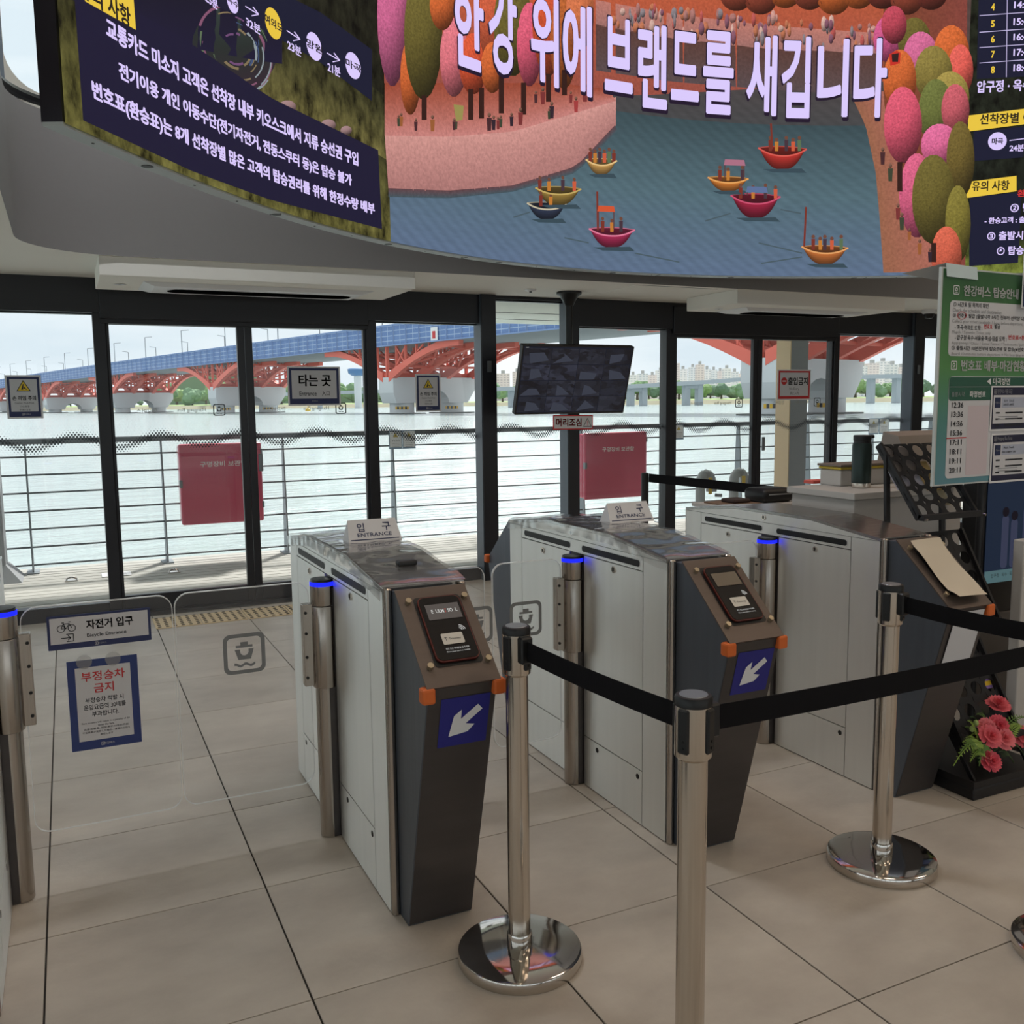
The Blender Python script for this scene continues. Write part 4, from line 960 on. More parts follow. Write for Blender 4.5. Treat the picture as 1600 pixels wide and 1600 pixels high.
boat(918, 990, 358, 388, (168, 44, 84), (220, 120, 150), (.3, .5, .7), ((931, 300), (932, 360)), (933, 957, 322, (206, 84, 50)))
boat(1251, 1324, 386, 414, (196, 112, 56), (226, 160, 100), (.25, .4, .5, .65, .85), ((1258, 324), (1255, 386)))
# --- headline
det.done(led)['kind'] = 'stuff'; det = Pic('headline_lettering', M_ledpic)
HB = (34, 22, 44)
for (s_, a, b, c_, d, h) in (('한', 702, 30, 754, 38, 150), ('강', 758, 38, 806, 46, 152), ('위', 824, 62, 872, 68, 140), ('에', 874, 76, 924, 82, 142), ('브', 940, 86, 988, 90, 116), ('랜', 992, 104, 1042, 107, 132), ('드', 1044, 104, 1092, 107, 108), ('를', 1094, 114, 1146, 117, 130), ('새', 1162, 118, 1214, 121, 126), ('깁', 1217, 122, 1266, 123, 128), ('니', 1273, 123, 1326, 124, 122), ('다', 1330, 123, 1386, 124, 124)):
    det.text(s_, a, b+2, c_, d+2, h+8, HB, DL+.006, 2); det.text(s_, a+2, b, c_-2, d, h, LAV, DL+.008, 2)
# --- left information panel
P0 = .004
lp = Pic('picture_left_notice', M_ledpic)
tA, zA = spix([128, 592], [60, 352]); 
lp.band([(112, -40), (300, 70), (420, 152), (590, 235)], [(128, 188), (300, 268), (420, 312), (596, 358)], NAV, NAV, P0, 24, 4)
lp.band([(112, -60), (297, -60), (430, -60), (440, -60)], [(112, 0), (297, 75), (430, 100), (440, 100)], (24, 22, 34), NAV, P0-.001, 10, 2)
lp.band([(330, -40), (420, -20), (500, 20), (580, 78)], [(330, 6), (420, 52), (500, 98), (580, 158)], NAV2, NAV2, P0+.001, 14, 2)
lp.band([(128, -44), (206, -4)], [(130, 2), (210, 47)], YEL, YEL, P0+.002, 4, 1)
lp.text('유의 사항', 120, -10, 200, 16, 34, (40, 34, 30), P0+.004, 2)
for s_, a, b, c_, d, h in (('교통카드 미소지 고객은 선착장 내부 키오스크에서 지류 승선권 구입', 163, 52, 558, 243, 26), ('전기이용 개인 이동수단(전기자전거, 전동스쿠터 등)은 탑승 불가', 183, 121, 548, 277, 25), ('번호표(환승표)는 8개 선착장별 많은 고객의 탑승권리를 위해 한정수량 배부', 141, 150, 584, 323, 26)):
    lp.text(s_, a, b, c_, d, h, LAV, P0+.003, 3)
for cx, cy, r, c, s_ in ((361, 4, 16, LAV, '옥수'), (425, 37, 23, YEL, '여의도'), (489, 73, 21, LAV, '망원'), (550, 103, 20, LAV, '마곡')):
    lp.disc(cx, cy, r, c, P0+.003); w_ = r*.62; lp.text(s_, cx-w_, cy-w_*.42, cx+w_, cy+w_*.42, r*.62, (30, 28, 40), P0+.005, 2)
for s_, a, b, c_, d in (('32분', 382, 35, 405, 46), ('23분', 447, 71, 469, 81), ('21분', 510, 105, 530, 113), ('25분', 318, -4, 338, 8)): lp.text(s_, a, b, c_, d, 15, LAV, P0+.003, 2)
for a, b, c_, d in ((381, 10, 402, 23), (446, 48, 467, 62), (509, 83, 529, 95)): lp.stroke([(a, b), (c_, d), (c_-9, d-12)], 1.6, LAV, P0+.003); lp.stroke([(c_, d), (c_-11, d+2)], 1.6, LAV, P0+.003)
# soap bubble with swirls
lp.ell(366, 76, 68, 80, (40, 46, 44), P0-.0009, .5, (70, 92, 86), (60, 36, 54), 30)
random.seed(11)
for k in range(34):
    a = random.random()*6.28; r = 20+44*random.random(); A0 = random.random()*6.28; w2 = random.uniform(.4, 1.2); c = random.choice(((112, 76, 116), (56, 96, 84), (128, 112, 84), (132, 84, 110), (66, 84, 120), (140, 150, 156), (92, 110, 84)))
    lp.stroke([(366+r*math.cos(A0+w2*q/6)*.9+.25*r*math.sin(A0+w2*q/6), 76+r*math.sin(A0+w2*q/6)*1.08) for q in range(7)], random.uniform(1.2, 4.5), c, P0-.0008+.00001*k)
for cx, cy, r in ((448, 168, 14), (512, 196, 12), (540, 204, 9)): lp.ell(cx, cy, r, r*.8, (150, 120, 120), P0-.0002, n=14)
lp.done(led)
# --- right information panel
rp = Pic('picture_right_timetable', M_ledpic)
def tz(x, y): a, b = spix([x], [y]); return a[0], b[0]
rp.band([(1530, -60), (1600, -64), (1680, -68)], [(1526, 124), (1600, 120), (1680, 116)], NAV2, NAV2, P0, 8, 2)
for y0, y1, n_, tm_ in ((26, 20, '4', '14:'), (52, 46, '5', '15:4'), (76, 70, '6', '16:4'), (100, 95, '7', '17:4'), (124, 120, '8', '18:4')):
    if n_ != '8': rp.stroke([(1530, y0-1), (1600, y0-6), (1680, y0-12)], 1.2, (190, 180, 220), P0+.002)
    yc = y0-14; rp.text(n_, 1548, yc, 1554, yc-1, 11, YEL, P0+.002, 2); rp.text(tm_, 1583 if n_ != '4' else 1584, yc-3, 1606 if n_ != '4' else 1600, yc-5, 11, LAV, P0+.002, 2)
rp.stroke([(1574, -40), (1572, 121)], 1.2, (190, 180, 220), P0+.002)
rp.text('압구정 · 옥수', 1526, 139, 1612, 130, 19, LAV, P0+.002, 2)
rp.band([(1512, 181), (1620, 168)], [(1512, 206), (1620, 192)], YEL, YEL, P0+.003, 8, 1); rp.text('선착장별 이', 1530, 190, 1612, 181, 17, (50, 44, 30), P0+.005, 2)
rp.band([(1521, 206), (1600, 198), (1680, 190)], [(1520, 252), (1600, 246), (1680, 240)], NAV2, NAV2, P0, 8, 2)
rp.disc(1558, 221, 14, LAV, P0+.002); rp.text('마곡', 1549, 222, 1567, 220, 10, (30, 28, 40), P0+.004, 2); rp.stroke([(1577, 220), (1600, 217), (1630, 214)], 1.3, LAV, P0+.002); rp.text('24분', 1577, 233, 1600, 230, 11, LAV, P0+.002, 2)
rp.band([(1515, 308), (1600, 300), (1680, 292)], [(1514, 416), (1600, 410), (1680, 404)], NAV2, NAV2, P0, 8, 3)
rp.band([(1508, 285), (1588, 275)], [(1508, 310), (1588, 299)], YEL, YEL, P0+.003, 6, 1); rp.text('유의 사항', 1518, 294, 1577, 287, 16, (50, 44, 30), P0+.005, 2)
rp.text('환승', 1589, 304, 1616, 300, 11, (200, 50, 50), P0+.003, 2)
for s_, a, b, c_, d, h in (('② 번호', 1578, 327, 1626, 321, 14), ('- 환승고객 : 출발', 1538, 346, 1612, 342, 10), ('③ 출발시간', 1542, 371, 1614, 365, 14), ('④ 탑승시', 1557, 394, 1612, 389, 14)): rp.text(s_, a, b, c_, d, h, LAV, P0+.003, 2)
rp.done(led)
det.done(led)

# ================================================================== CEILING MONITOR
t = thing('ceiling_monitor', 'dark monitor showing camera views, hung from the ceiling on a black pole', 'monitor', (3.66, 6.57, CZ))
obj('ceiling_plate', lathe([(.1, CZ-.002), (.1, CZ-.018), (.075, CZ-.035), (.05, CZ-.075), (.035, CZ-.11)], 3.66, 6.573, 28), M_black2, t, True)
obj('pole', lathe([(.028, 1.7), (.028, CZ-.08)], 3.66, 6.573, 20), M_black2, t, True)
uy = np.array([0, -.165, .53]); f = Face((3.655+.012, 6.49, 1.635), (1, .0, 0), uy); f = Face(f.O, (1, 0, 0), uy)
hw, hh = .5, .278
obj('bracket', beam((3.66, 6.573, 1.72), (3.66, 6.53, 1.68), .12, .1), M_black2, t)
cs = f.slab('casing', rrect(-hw, hw, -hh, hh, .006, 2), .045, M_black2, t, 0.)
f.ring('bezel', rrect(-hw, hw, -hh, hh, .006, 2), rrect(-hw+.012, hw-.012, -hh+.014, hh-.012, .003, 2), mat('bezel_grey', (48, 46, 46), .4), cs, .001)
def tvmat(k, c1, c2):
    m, nt, b = nmat('camera_view_%d' % k); b.inputs['Base Color'].default_value = (.004, .004, .005, 1); b.inputs['Roughness'].default_value = .25
    tc_ = nt.nodes.new('ShaderNodeNewGeometry'); mp = nt.nodes.new('ShaderNodeMapping'); mp.inputs['Rotation'].default_value = (0, k*.7, 0); mp.inputs['Scale'].default_value = (1, 1, 2.2); mp.inputs['Location'].default_value = (k*3.1, 0, k*1.7)
    v = nt.nodes.new('ShaderNodeTexVoronoi'); v.inputs['Scale'].default_value = 11+k % 3*4; v.distance = 'MANHATTAN'
    r = nt.nodes.new('ShaderNodeValToRGB'); r.color_ramp.elements[0].color = rgb(*c1); r.color_ramp.elements[1].color = rgb(*c2); r.color_ramp.elements[1].position = .9
    sp_ = nt.nodes.new('ShaderNodeSeparateColor')
    nt.links.new(tc_.outputs['Position'], mp.inputs[0]); nt.links.new(mp.outputs[0], v.inputs['Vector']); nt.links.new(v.outputs['Color'], sp_.inputs[0]); nt.links.new(sp_.outputs[0], r.inputs[0])
    nt.links.new(r.outputs[0], b.inputs['Emission Color']); b.inputs['Emission Strength'].default_value = .55
    return m
f.rect('screen', -hw+.012, hw-.012, -hh+.014, hh-.012, emis('screen_dark', (30, 32, 42), 1), cs, .0012)
cw, ch = .238, .124
for i in range(4):
    for j in range(4):
        k = i*4+j; x0 = -hw+.018+i*(cw+.004); y0 = -hh+.02+j*(ch+.005)
        cv = f.rect('camera_view', x0, x0+cw, y0, y0+ch, tvmat(k, (26, 26, 34), random.choice(((54, 58, 72), (62, 66, 84), (44, 48, 62)))), cs, .0018)
        ra, rb, rc, rd_ = (random.uniform(.0, .09) for _ in range(4))
        if random.random() < .75: f.poly('camera_floor', [(x0+ra, y0+.004), (x0+cw-rb, y0+.004+rd_*.3), (x0+cw-.05-rc, y0+.05+rd_*.5), (x0+.03+rc, y0+.06+ra*.4)], emis('camera_floor_grey', (58, 61, 72), 1), cs, .0024)
f.text('CAM', -hw+.04, hh-.02, .008, M_lcd_w, cs, l=.003)
t = thing('head_clearance_sign', 'red framed mind-your-head sign under the ceiling monitor', 'sign', (3.69, 6.56, 1.3))
f = Face((3.69, 6.565, 1.3), (1, 0, -.012), (0, 0, 1)); f.slab('board', rrect(-.183, .183, -.058, .058, .004, 2), .006, M_red, t, 0)
f.rect('field', -.174, .174, -.049, .049, M_paper, t, .001); f.text('머리조심', -.042, 0, .066, M_red, t, w=.235, bold=2, l=.002)
A = [(.13, .036), (.09, -.036), (.17, -.036)]; f.poly('warning_mark', A, M_ink, t, .002); f.poly('warning_mark', [(.13, .026), (.0985, -.031), (.1615, -.031)], M_paper, t, .0026); f.polys('warning_mark', [[(.127, .012), (.133, .012), (.132, -.014), (.128, -.014)], circ(.13, -.023, .0035, 8)], M_red, t, .0032)

# ================================================================== SIGNS ON THE GLASS
def pinch_sign(cx, cz, w_, h_, y, label):
    t = thing('pinch_warning_sign', label, 'sign', (cx, y, cz), 'pinch warning signs on the glass')
    f = Face((cx, y, cz), (1, 0, 0), (0, 0, 1)); a, b = w_/2, h_/2
    f.slab('board', rrect(-a-.012, a+.012, -b-.012, b+.012, .004, 2), .004, M_white, t, -.001); f.rect('frame_print', -a, a, -b, b, M_navy, t, .0005); f.rect('field', -a+.014, a-.014, -b+.034, b-.014, M_paper, t, .001)
    f.warn(0, .062, .05, t, .0015); f.text('손 끼임 주의', 0, -.008, .031, M_ink, t, w=w_*.74, bold=2, l=.0015); f.text('Caution: Pinch Point', 0, -.04, .012, M_ink, t, w=w_*.6, l=.0015)
    f.text('小心夹手', 0, -.063, .014, M_ink, t, w=w_*.3, l=.0015); f.text('手挟み注意', 0, -.086, .014, M_ink, t, w=w_*.34, l=.0015); f.emblem(-.012, -b+.017, .016, M_paper, t, l=.0015); f.text('한강버스', .014, -b+.017, .01, M_paper, t, l=.0015)
pinch_sign(-.24, 1.538, .19, .264, 7.04, 'pinch warning sign on the leftmost window'); pinch_sign(2.63, 1.548, .19, .276, 7.04, 'pinch warning sign on the window right of the entrance doors')
t = thing('boarding_sign', 'navy framed boarding place sign on the right entrance door leaf', 'sign', (1.713, 7.0, 1.603)); f = Face((1.706, 7.005, 1.604), (1, 0, 0), (0, 0, 1))
f.slab('board', rrect(-.2, .2, -.146, .146, .004, 2), .004, M_white, t, -.001); f.rect('frame_print', -.188, .188, -.134, .134, M_navy, t, .0005); f.rect('field', -.17, .17, -.093, .117, M_paper, t, .001)
f.text('타는 곳', .005, .042, .088, M_ink, t, w=.245, bold=2, l=.0015); f.text('Entrance', -.05, -.055, .032, M_ink, t, w=.13, bold=1, l=.0015); f.text('入口', .085, -.055, .034, M_ink, t, w=.06, bold=1, l=.0015); f.text('한강버스', .0, -.112, .012, M_grey, t, l=.0015)
t = thing('no_entry_sign', 'red framed No Entry sign on the right-hand door glass', 'sign', (6.39, 7.0, 1.604)); f = Face((6.39, 7.005, 1.604), (1, 0, 0), (0, 0, 1))
f.slab('board', rrect(-.208, .208, -.146, .146, .004, 2), .004, M_white, t, -.001); f.rect('frame_print', -.196, .196, -.134, .134, M_red, t, .0005); f.rect('field', -.178, .178, -.108, .118, M_paper, t, .001)
f.disc('no_entry_disc', -.128, .035, .036, M_red, t, .0015); f.rect('no_entry_bar', -.15, -.106, .029, .041, M_paper, t, .002); f.text('출입금지', .045, .035, .075, M_ink, t, w=.25, bold=2, l=.0015); f.text('No Entry', 0, -.04, .026, M_ink, t, w=.12, l=.0015); f.text('禁止入内', 0, -.08, .03, M_ink, t, w=.11, l=.0015)

# ================================================================== THINGS ON THE WALKWAY
M_redbox = mat('red_gloss_paint', (196, 56, 88), .32, 0, .06, 3, coat=.3)
def lifebox(x0, x1, label):
    t = thing('life_equipment_box', label, 'box', ((x0+x1)/2, 8.98, .37), 'red life equipment boxes on the railing')
    obj('box_body', bbox(x0+.01, x1-.01, 9.02, 9.2, .385, 1.105, .02, 3), M_redbox, t, True)
    obj('door', bbox(x0, x1, 8.95, 9.01, .372, 1.12, .022, 3), M_redbox, t, True)
    f = Face(((x0+x1)/2, 8.949, .93), (1, 0, 0), (0, 0, 1)); f.text('구명장비 보관함', 0.02, 0, .052, mat('pale_print', (240, 224, 224), .5), t, w=.42, bold=1, l=.001)
    obj('latch', bbox(x0-.006, x0+.022, 8.94, 8.99, .72, .79, .006), M_lock, t)
    for z in (.5, 1.0): obj('hinge', tube([(x1-.004, 8.96, z), (x1-.004, 8.96, z+.06)], .012, 10), M_lock, t, True)
    for z in (.5, .95): obj('hanger', box((x0+x1)/2-.2, (x0+x1)/2+.2, 9.2, 9.232, z, z+.03), M_rail, t)
lifebox(.91, 1.655, 'red life equipment box seen through the entrance doors'); lifebox(5.18, 6.0, 'red life equipment box below the ceiling monitor')
def railsign(x0, x1, z0, z1, label):
    t = thing('railing_notice', label, 'sign', ((x0+x1)/2, 9.2, z0), 'small warning notices on the railing')
    f = Face(((x0+x1)/2, 9.215, (z0+z1)/2), (1, 0, 0), (0, 0, 1)); a, b = (x1-x0)/2, (z1-z0)/2
    f.slab('board', rrect(-a, a, -b, b, .002, 1), .004, mat('pale_blue_print', (120, 146, 172), .5), t, 0); f.rect('field', -a+.008, a-.008, -b+.016, b-.008, M_white, t, .001); f.warn(0, b*.45, .032, t, .0015)
    f.text('추락 주의', 0, -b*.12, .02, M_ink, t, w=a*1.2, l=.0015)
    for k in range(3): f.rect('print_line', -a*.55, a*.55, -b*.42-.017*k, -b*.42+.004-.017*k, M_grey, t, .0015)
    obj('clip', box((x0+x1)/2-.03, (x0+x1)/2+.03, 9.219, 9.233, z1-.05, z1-.02), M_rail, t)
railsign(3.0, 3.142, 1.0, 1.19, 'left of the paired notices on the railing beyond the entrance window'); railsign(3.146, 3.288, 1.0, 1.19, 'right of the paired notices on the railing beyond the entrance window')
railsign(6.55, 6.7, 1.0, 1.18, 'single small notice on the railing behind the right-hand doors'); railsign(9.72, 9.9, .985, 1.2, 'left of the paired notices on the railing near the thermos flask'); railsign(9.91, 10.09, .985, 1.2, 'right of the paired notices on the railing near the thermos flask')
M_conc = mat('grey_column_paint', (150, 152, 156), .6); M_beige = mat('beige_column_paint', (214, 188, 150), .6)
t = thing('canopy_column', 'thick grey canopy column with a flared foot at the left edge', 'column', (-.72, 9.0, 0))
obj('shaft', bbox(-.95, -.53, 8.85, 9.15, .1, 2.335, .01), M_conc, t)
obj('flared_foot', ([(-1.07, 8.73, 0), (-.41, 8.73, 0), (-.41, 9.2, 0), (-1.07, 9.2, 0), (-.95, 8.85, .14), (-.53, 8.85, .14), (-.53, 9.15, .14), (-.95, 9.15, .14)], [(0, 3, 2, 1), (4, 5, 6, 7), (0, 1, 5, 4), (1, 2, 6, 5), (2, 3, 7, 6), (3, 0, 4, 7)]), M_conc, t)
t = thing('canopy_column', 'beige and grey canopy column behind the No Entry sign', 'column', (7.5, 8.25, 0))
obj('shaft', bbox(7.433, 7.68, 8.2, 8.44, 0, 2.335, .004), M_conc, t); obj('beige_cladding', box(7.421, 7.433, 8.205, 8.435, .02, 2.33), M_beige, t); obj('base_plate', bbox(7.4, 7.72, 8.16, 8.48, 0, .02, .004), M_rail, t)
M_pipe = mat('pale_pipe_paint', (168, 172, 174), .45); M_yel = mat('yellow_paint', (226, 186, 40), .5)
for k, (x, lb) in enumerate(((6.34, 'left gooseneck vent pipe with yellow tag on the walkway'), (6.8, 'right gooseneck vent pipe with yellow tag on the walkway'))):
    t = thing('vent_pipe', lb, 'pipe', (x, 8.3, 0), 'gooseneck vent pipes'); r = .065
    pth = [(x-.075, 8.3, 0), (x-.075, 8.3, .3), (x-.075, 8.3, .56)]+[(x-.075*math.cos(a), 8.3, .56+.1*math.sin(a)) for a in [PI*i/8 for i in range(1, 9)]]+[(x+.075, 8.3, .5)]
    obj('pipe', tube(pth, r*.8, 14), M_pipe, t, True); obj('flange', lathe([(.1, 0), (.1, .02)], x-.075, 8.3, 20), M_pipe, t); obj('mouth', lathe([(.06, .46), (.06, .5)], x+.075, 8.3, 16), M_pipe, t, True)
    obj('tag', box(x-.02, x+.02, 8.215, 8.228, .44, .62), M_yel, t); obj('valve', tube([(x+.1, 8.26, .42), (x+.14, 8.2, .42)], .02, 10), M_lock, t)
for k, (px_, py_, lb) in enumerate(((112, 908, 'chrome deck cleat left of the white plate'), (272, 895, 'chrome deck cleat below the red box'))):
    p = onz(px_, py_, 0); t = thing('deck_cleat', lb, 'cleat', (p[0], p[1], 0), 'deck cleats')
    obj('foot', bbox(p[0]-.05, p[0]+.05, p[1]-.03, p[1]+.03, 0, .012, .003), M_chrome, t); obj('ring', tube([(p[0]-.04+.04*(1-math.cos(a)), p[1], .012+.02*math.sin(a)) for a in [PI*i/8 for i in range(9)]], .007, 8), M_chrome, t, True)
p = onz(180, 898, 0); t = thing('deck_plate', 'white rectangular plate lying on the deck', 'plate', (p[0], p[1], 0)); obj('plate', bbox(p[0]-.11, p[0]+.13, p[1]-.1, p[1]+.1, 0, .008, .003), M_white, t); obj('inset', box(p[0]-.07, p[0]+.09, p[1]-.06, p[1]+.06, .008, .009), M_paper, t)

# ================================================================== RIGHT-HAND CLUSTER
M_rack0 = mat('black_leg_steel', (24, 24, 26), .5)
M_cnt = mat('grey_white_laminate', (186, 182, 178), .5)
t = thing('counter', 'pale grey service counter behind the gate by the flowers', 'counter', (3.25, 3.09, 0))
obj('cabinet', bbox(2.995, 3.56, 2.905, 3.28, 0, 1.035, .003), M_cnt, t); obj('worktop', bbox(2.98, 3.58, 2.89, 3.3, 1.037, 1.066, .003), M_cnt, t)
b = onz(1345, 762, 1.066); bx, by = float(b[0]), float(b[1]); zt = 1.066
t = thing('thermos_flask', 'dark green thermos flask standing on the pale counter', 'flask', (bx, by, zt))
obj('steel_foot', lathe([(.037, zt), (.041, zt+.003), (.041, zt+.022)], bx, by, 28), M_chrome_br, t, True); obj('body', lathe([(.041, zt+.022), (.042, zt+.03), (.042, zt+.19), (.039, zt+.2)], bx, by, 32), mat('dark_green_enamel', (40, 54, 52), .35, .4), t, True)
cp = obj('lid', lathe([(.037, zt+.2), (.037, zt+.212), (.0385, zt+.214), (.0385, zt+.232), (.035, zt+.236)], bx, by, 28), M_black2, t, True); obj('spout', bbox(bx+.02, bx+.044, by-.03, by-.01, zt+.222, zt+.236, .003), M_black2, cp)
t = thing('plastic_bin', 'pale storage box with a yellow rim behind the thermos flask', 'box', (3.37, 3.2, zt))
obj('box_body', bbox(3.17, 3.55, 3.16, 3.29, zt, zt+.075, .006), M_cnt, t); obj('rim', bbox(3.165, 3.555, 3.155, 3.295, zt+.076, zt+.088, .003), mat('yellow_rim', (196, 172, 60), .5), t); obj('lid', bbox(3.16, 3.56, 3.15, 3.3, zt+.089, zt+.1, .003), mat('brown_lid', (120, 108, 98), .5), t)
p = onz(1270, 755, zt); t = thing('red_notepad', 'small red notepad at the edge of the counter', 'notepad', (p[0], p[1], zt)); obj('pad', bbox(p[0]-.03, p[0]+.06, p[1]-.035, p[1]+.03, zt, zt+.014, .002), mat('coral_red', (222, 96, 84), .5), t); obj('cover', box(p[0]-.028, p[0]+.058, p[1]-.033, p[1]+.028, zt+.014, zt+.0152), mat('coral_red2', (232, 112, 98), .5), t)
p = onz(1292, 755, zt); t = thing('small_cup', 'small clear cup beside the red notepad', 'cup', (p[0], p[1], zt)); obj('cup_wall', lathe([(.016, zt), (.02, zt+.035), (.018, zt+.034), (.0145, zt+.002)], p[0], p[1], 18), M_acedge, t, True)
t = thing('side_table', 'low table behind the gate by the flowers, mostly hidden', 'table', (3.5, 4.15, 0)); obj('tabletop', bbox(3.2, 3.74, 4.0, 4.32, .865, .885, .003), M_cnt, t)
for x in (3.22, 3.7):
    for y in (4.02, 4.28): obj('leg', box(x, x+.025, y, y+.025, 0, .865), M_rack0, t)
t = thing('brown_tray', 'thin brown board lying behind the gate by the flowers', 'tray', (3.35, 4.15, .885)); obj('board', bbox(3.24, 3.47, 4.04, 4.26, .885, .893, .003), mat('brown_wood', (122, 96, 76), .6, 0, .2, 12, (1, 8, 1)), t); obj('cap', bbox(3.31, 3.43, 4.08, 4.2, .893, .915, .01), mat('dark_brown_felt', (60, 46, 42), .8), t)
t = thing('black_bag', 'black bag lying beside the pale counter', 'bag', (3.62, 4.15, .885)); obj('bag_body', bbox(3.5, 3.72, 4.05, 4.24, .885, .965, .03, 4), M_black2, t, True); obj('zip', box(3.53, 3.69, 4.046, 4.05, .93, .936), M_grey, t)
# grey desk unit behind
t = thing('grey_terminal', 'grey sloped terminal housing behind the leaflet rack', 'terminal', (4.2, 3.55, 0))
obj('pedestal', bbox(3.98, 4.4, 3.5, 3.6, 0, 1.1, .006), M_cnt, t); obj('sloped_head', prism([(3.42, 1.1), (3.5, 1.27), (3.6, 1.29), (3.64, 1.1)], 3.9, 4.5, 'x', .004), mat('taupe_plastic', (140, 130, 122), .5), t)
# leaflet rack
M_rack = mat('black_wire_steel', (22, 21, 24), .5)
rk = thing('leaflet_rack', 'black perforated leaflet rack with tilted shelves beside the gate', 'rack', (3.1, 2.5, 0))
def holed_panel(name, x0, x1, y0, z0, y1, z1, nx, ny, r):
    """tilted sheet with a grid of round holes, built as cells"""
    f = Face((x0, y0, z0), (1, 0, 0), (0, y1-y0, z1-z0)); W_, H_ = x1-x0, math.hypot(y1-y0, z1-z0); S = []
    cw_, ch_ = W_/nx, H_/ny
    for i in range(nx):
        for j in range(ny):
            cx, cy = (i+.5)*cw_, (j+.5)*ch_; n = 20; V = []
            for k in range(n):
                a = 2*PI*(k+.5)/n; c_, s_ = math.cos(a), math.sin(a); q = min(cw_/2/max(1e-9, abs(c_)), ch_/2/max(1e-9, abs(s_)))
                V.append(tuple(f.at(cx+c_*q, cy+s_*q))); 
            for k in range(n): a = 2*PI*(k+.5)/n; V.append(tuple(f.at(cx+r*math.cos(a), cy+r*math.sin(a))))
            S.append((V, [(k, (k+1) % n, (k+1) % n+n, k+n) for k in range(n)]))
    o = obj(name, join(*S), M_rack, rk); sm = o.modifiers.new('thickness', 'SOLIDIFY'); sm.thickness = .003
    for s in (0, 1):
        xx = x0 if s == 0 else x1-.012
        obj('side_flange', join(beam((xx+.006, y0, z0), (xx+.006, y1, z1), .012, .03)), M_rack, o)
    obj('leaflet_stop', beam((x0, y0-.012, z0+.004), (x1, y0-.012, z0+.004), .028, .022), M_rack, o)
    return o
RX0, RX1 = 2.945, 3.27
holed_panel('upper_shelf', RX0, RX1, 2.53, 1.0, 2.742, 1.278, 4, 5, .027)
holed_panel('middle_shelf', RX0, RX1, 2.4, .58, 2.6, .93, 4, 5, .027); holed_panel('lower_shelf', RX0, RX1, 2.3, .17, 2.5, .5, 4, 5, .027)
for x in (RX0+.006, RX1-.006):
    obj('leg', beam((x, 2.64, .03), (x, 2.7, 1.24), .014, .022), M_rack, rk); obj('strut', beam((x, 2.24, .05), (x, 2.66, .62), .01, .016), M_rack, rk)
obj('tray_base', bbox(2.9, 3.36, 2.2, 2.66, 0, .045, .006), M_rack, rk)
obj('tray_lip', join(box(2.9, 3.36, 2.2, 2.212, .045, .07), box(2.9, 2.912, 2.212, 2.66, .045, .07)), M_rack, rk)
for x in (RX0, RX1):
    for z, y in ((1.0, 2.5), (.58, 2.37)): obj('joint_bolt', tube([(x, y-.002, z), (x, y-.012, z)], .005, 8), M_chrome, rk, True)
M_leaf = [mat('leaflet_%d' % k, c, .5) for k, c in enumerate(((206, 192, 160), (190, 188, 200), (120, 112, 108), (206, 178, 120)))]
f = Face((RX0, 2.545, 1.01), (1, 0, 0), (0, .212, .278))
for k, (a, b, c_, d, m_) in enumerate(((.0, .1, .2, .33, 2), (.1, .2, .2, .33, 2), (.005, .16, .13, .26, 1), (.165, .25, .12, .26, 3), (.2, .26, .05, .12, 0))):
    t = thing('leaflet', ('folded brown leaflet at the top left of the black rack', 'folded brown leaflet at the top middle of the black rack', 'pale leaflet behind the second row of rack holes', 'cream leaflet in the second row of rack holes', 'beige leaflet in the third row of rack holes')[k], 'leaflet', tuple(f.at((a+b)/2, c_, -.02)), 'leaflets in the black rack')
    f.slab('sheet', [(a, c_), (b, c_), (b, d), (a, d)], .002, M_leaf[m_], t, -.008-.004*k)
# green notice board
BX, BY = 2.95, 2.467; ang = -.09
bux = np.array([math.cos(ang), math.sin(ang)*-1, 0]); bux = np.array([math.cos(.05), math.sin(.05), 0])
f = Face((BX, BY, 1.136), bux, (0, 0, 1)); BW, BH = .62, .8
t = thing('notice_board', 'green boarding guide board with departure times at the right edge', 'notice board', (BX+.3, BY, 0))
def board_mat():
    m, nt, b = nmat('green_board_print'); g_ = nt.nodes.new('ShaderNodeNewGeometry'); s_ = nt.nodes.new('ShaderNodeSeparateXYZ'); r = nt.nodes.new('ShaderNodeValToRGB'); mr = nt.nodes.new('ShaderNodeMapRange')
    mr.inputs[1].default_value = 1.13; mr.inputs[2].default_value = 1.94; nt.links.new(g_.outputs['Position'], s_.inputs[0]); nt.links.new(s_.outputs[2], mr.inputs[0]); nt.links.new(mr.outputs[0], r.inputs[0])
    e = r.color_ramp.elements; e[0].position = 0; e[0].color = rgb(96, 142, 156); e[1].position = .3; e[1].color = rgb(84, 138, 132); q = e.new(.55); q.color = rgb(88, 142, 84); q = e.new(1); q.color = rgb(54, 96, 62)
    nt.links.new(r.outputs[0], b.inputs['Base Color']); b.inputs['Roughness'].default_value = .4
    return m
f.slab('edge', [(-.008, -.006), (BW+.008, -.006), (BW+.008, BH+.006), (-.008, BH+.006)], .012, mat('board_edge', (196, 200, 198), .5), t, -.001)
f.rect('print', 0, BW, 0, BH, board_mat(), t, 0)
pz_ = lambda px, py: (lambda P: (float((P-f.O)@f.ux), float((P-f.O)@f.uy)))((lambda d: CO+d*(((f.O-CO)@f.n)/(d@f.n)))(ray(px, py)))
f.emblem(*pz_(1494, 453), .034, M_white, t, l=.0015)
def btxt(s_, xa, xb, y, h, m_, bold=1, l=.0025):
    a, b = pz_(xa, y), pz_(xb, y+(xb-xa)*.0); f.text(s_, (a[0]+b[0])/2, a[1], h, m_, t, w=abs(b[0]-a[0]), bold=bold, l=l)
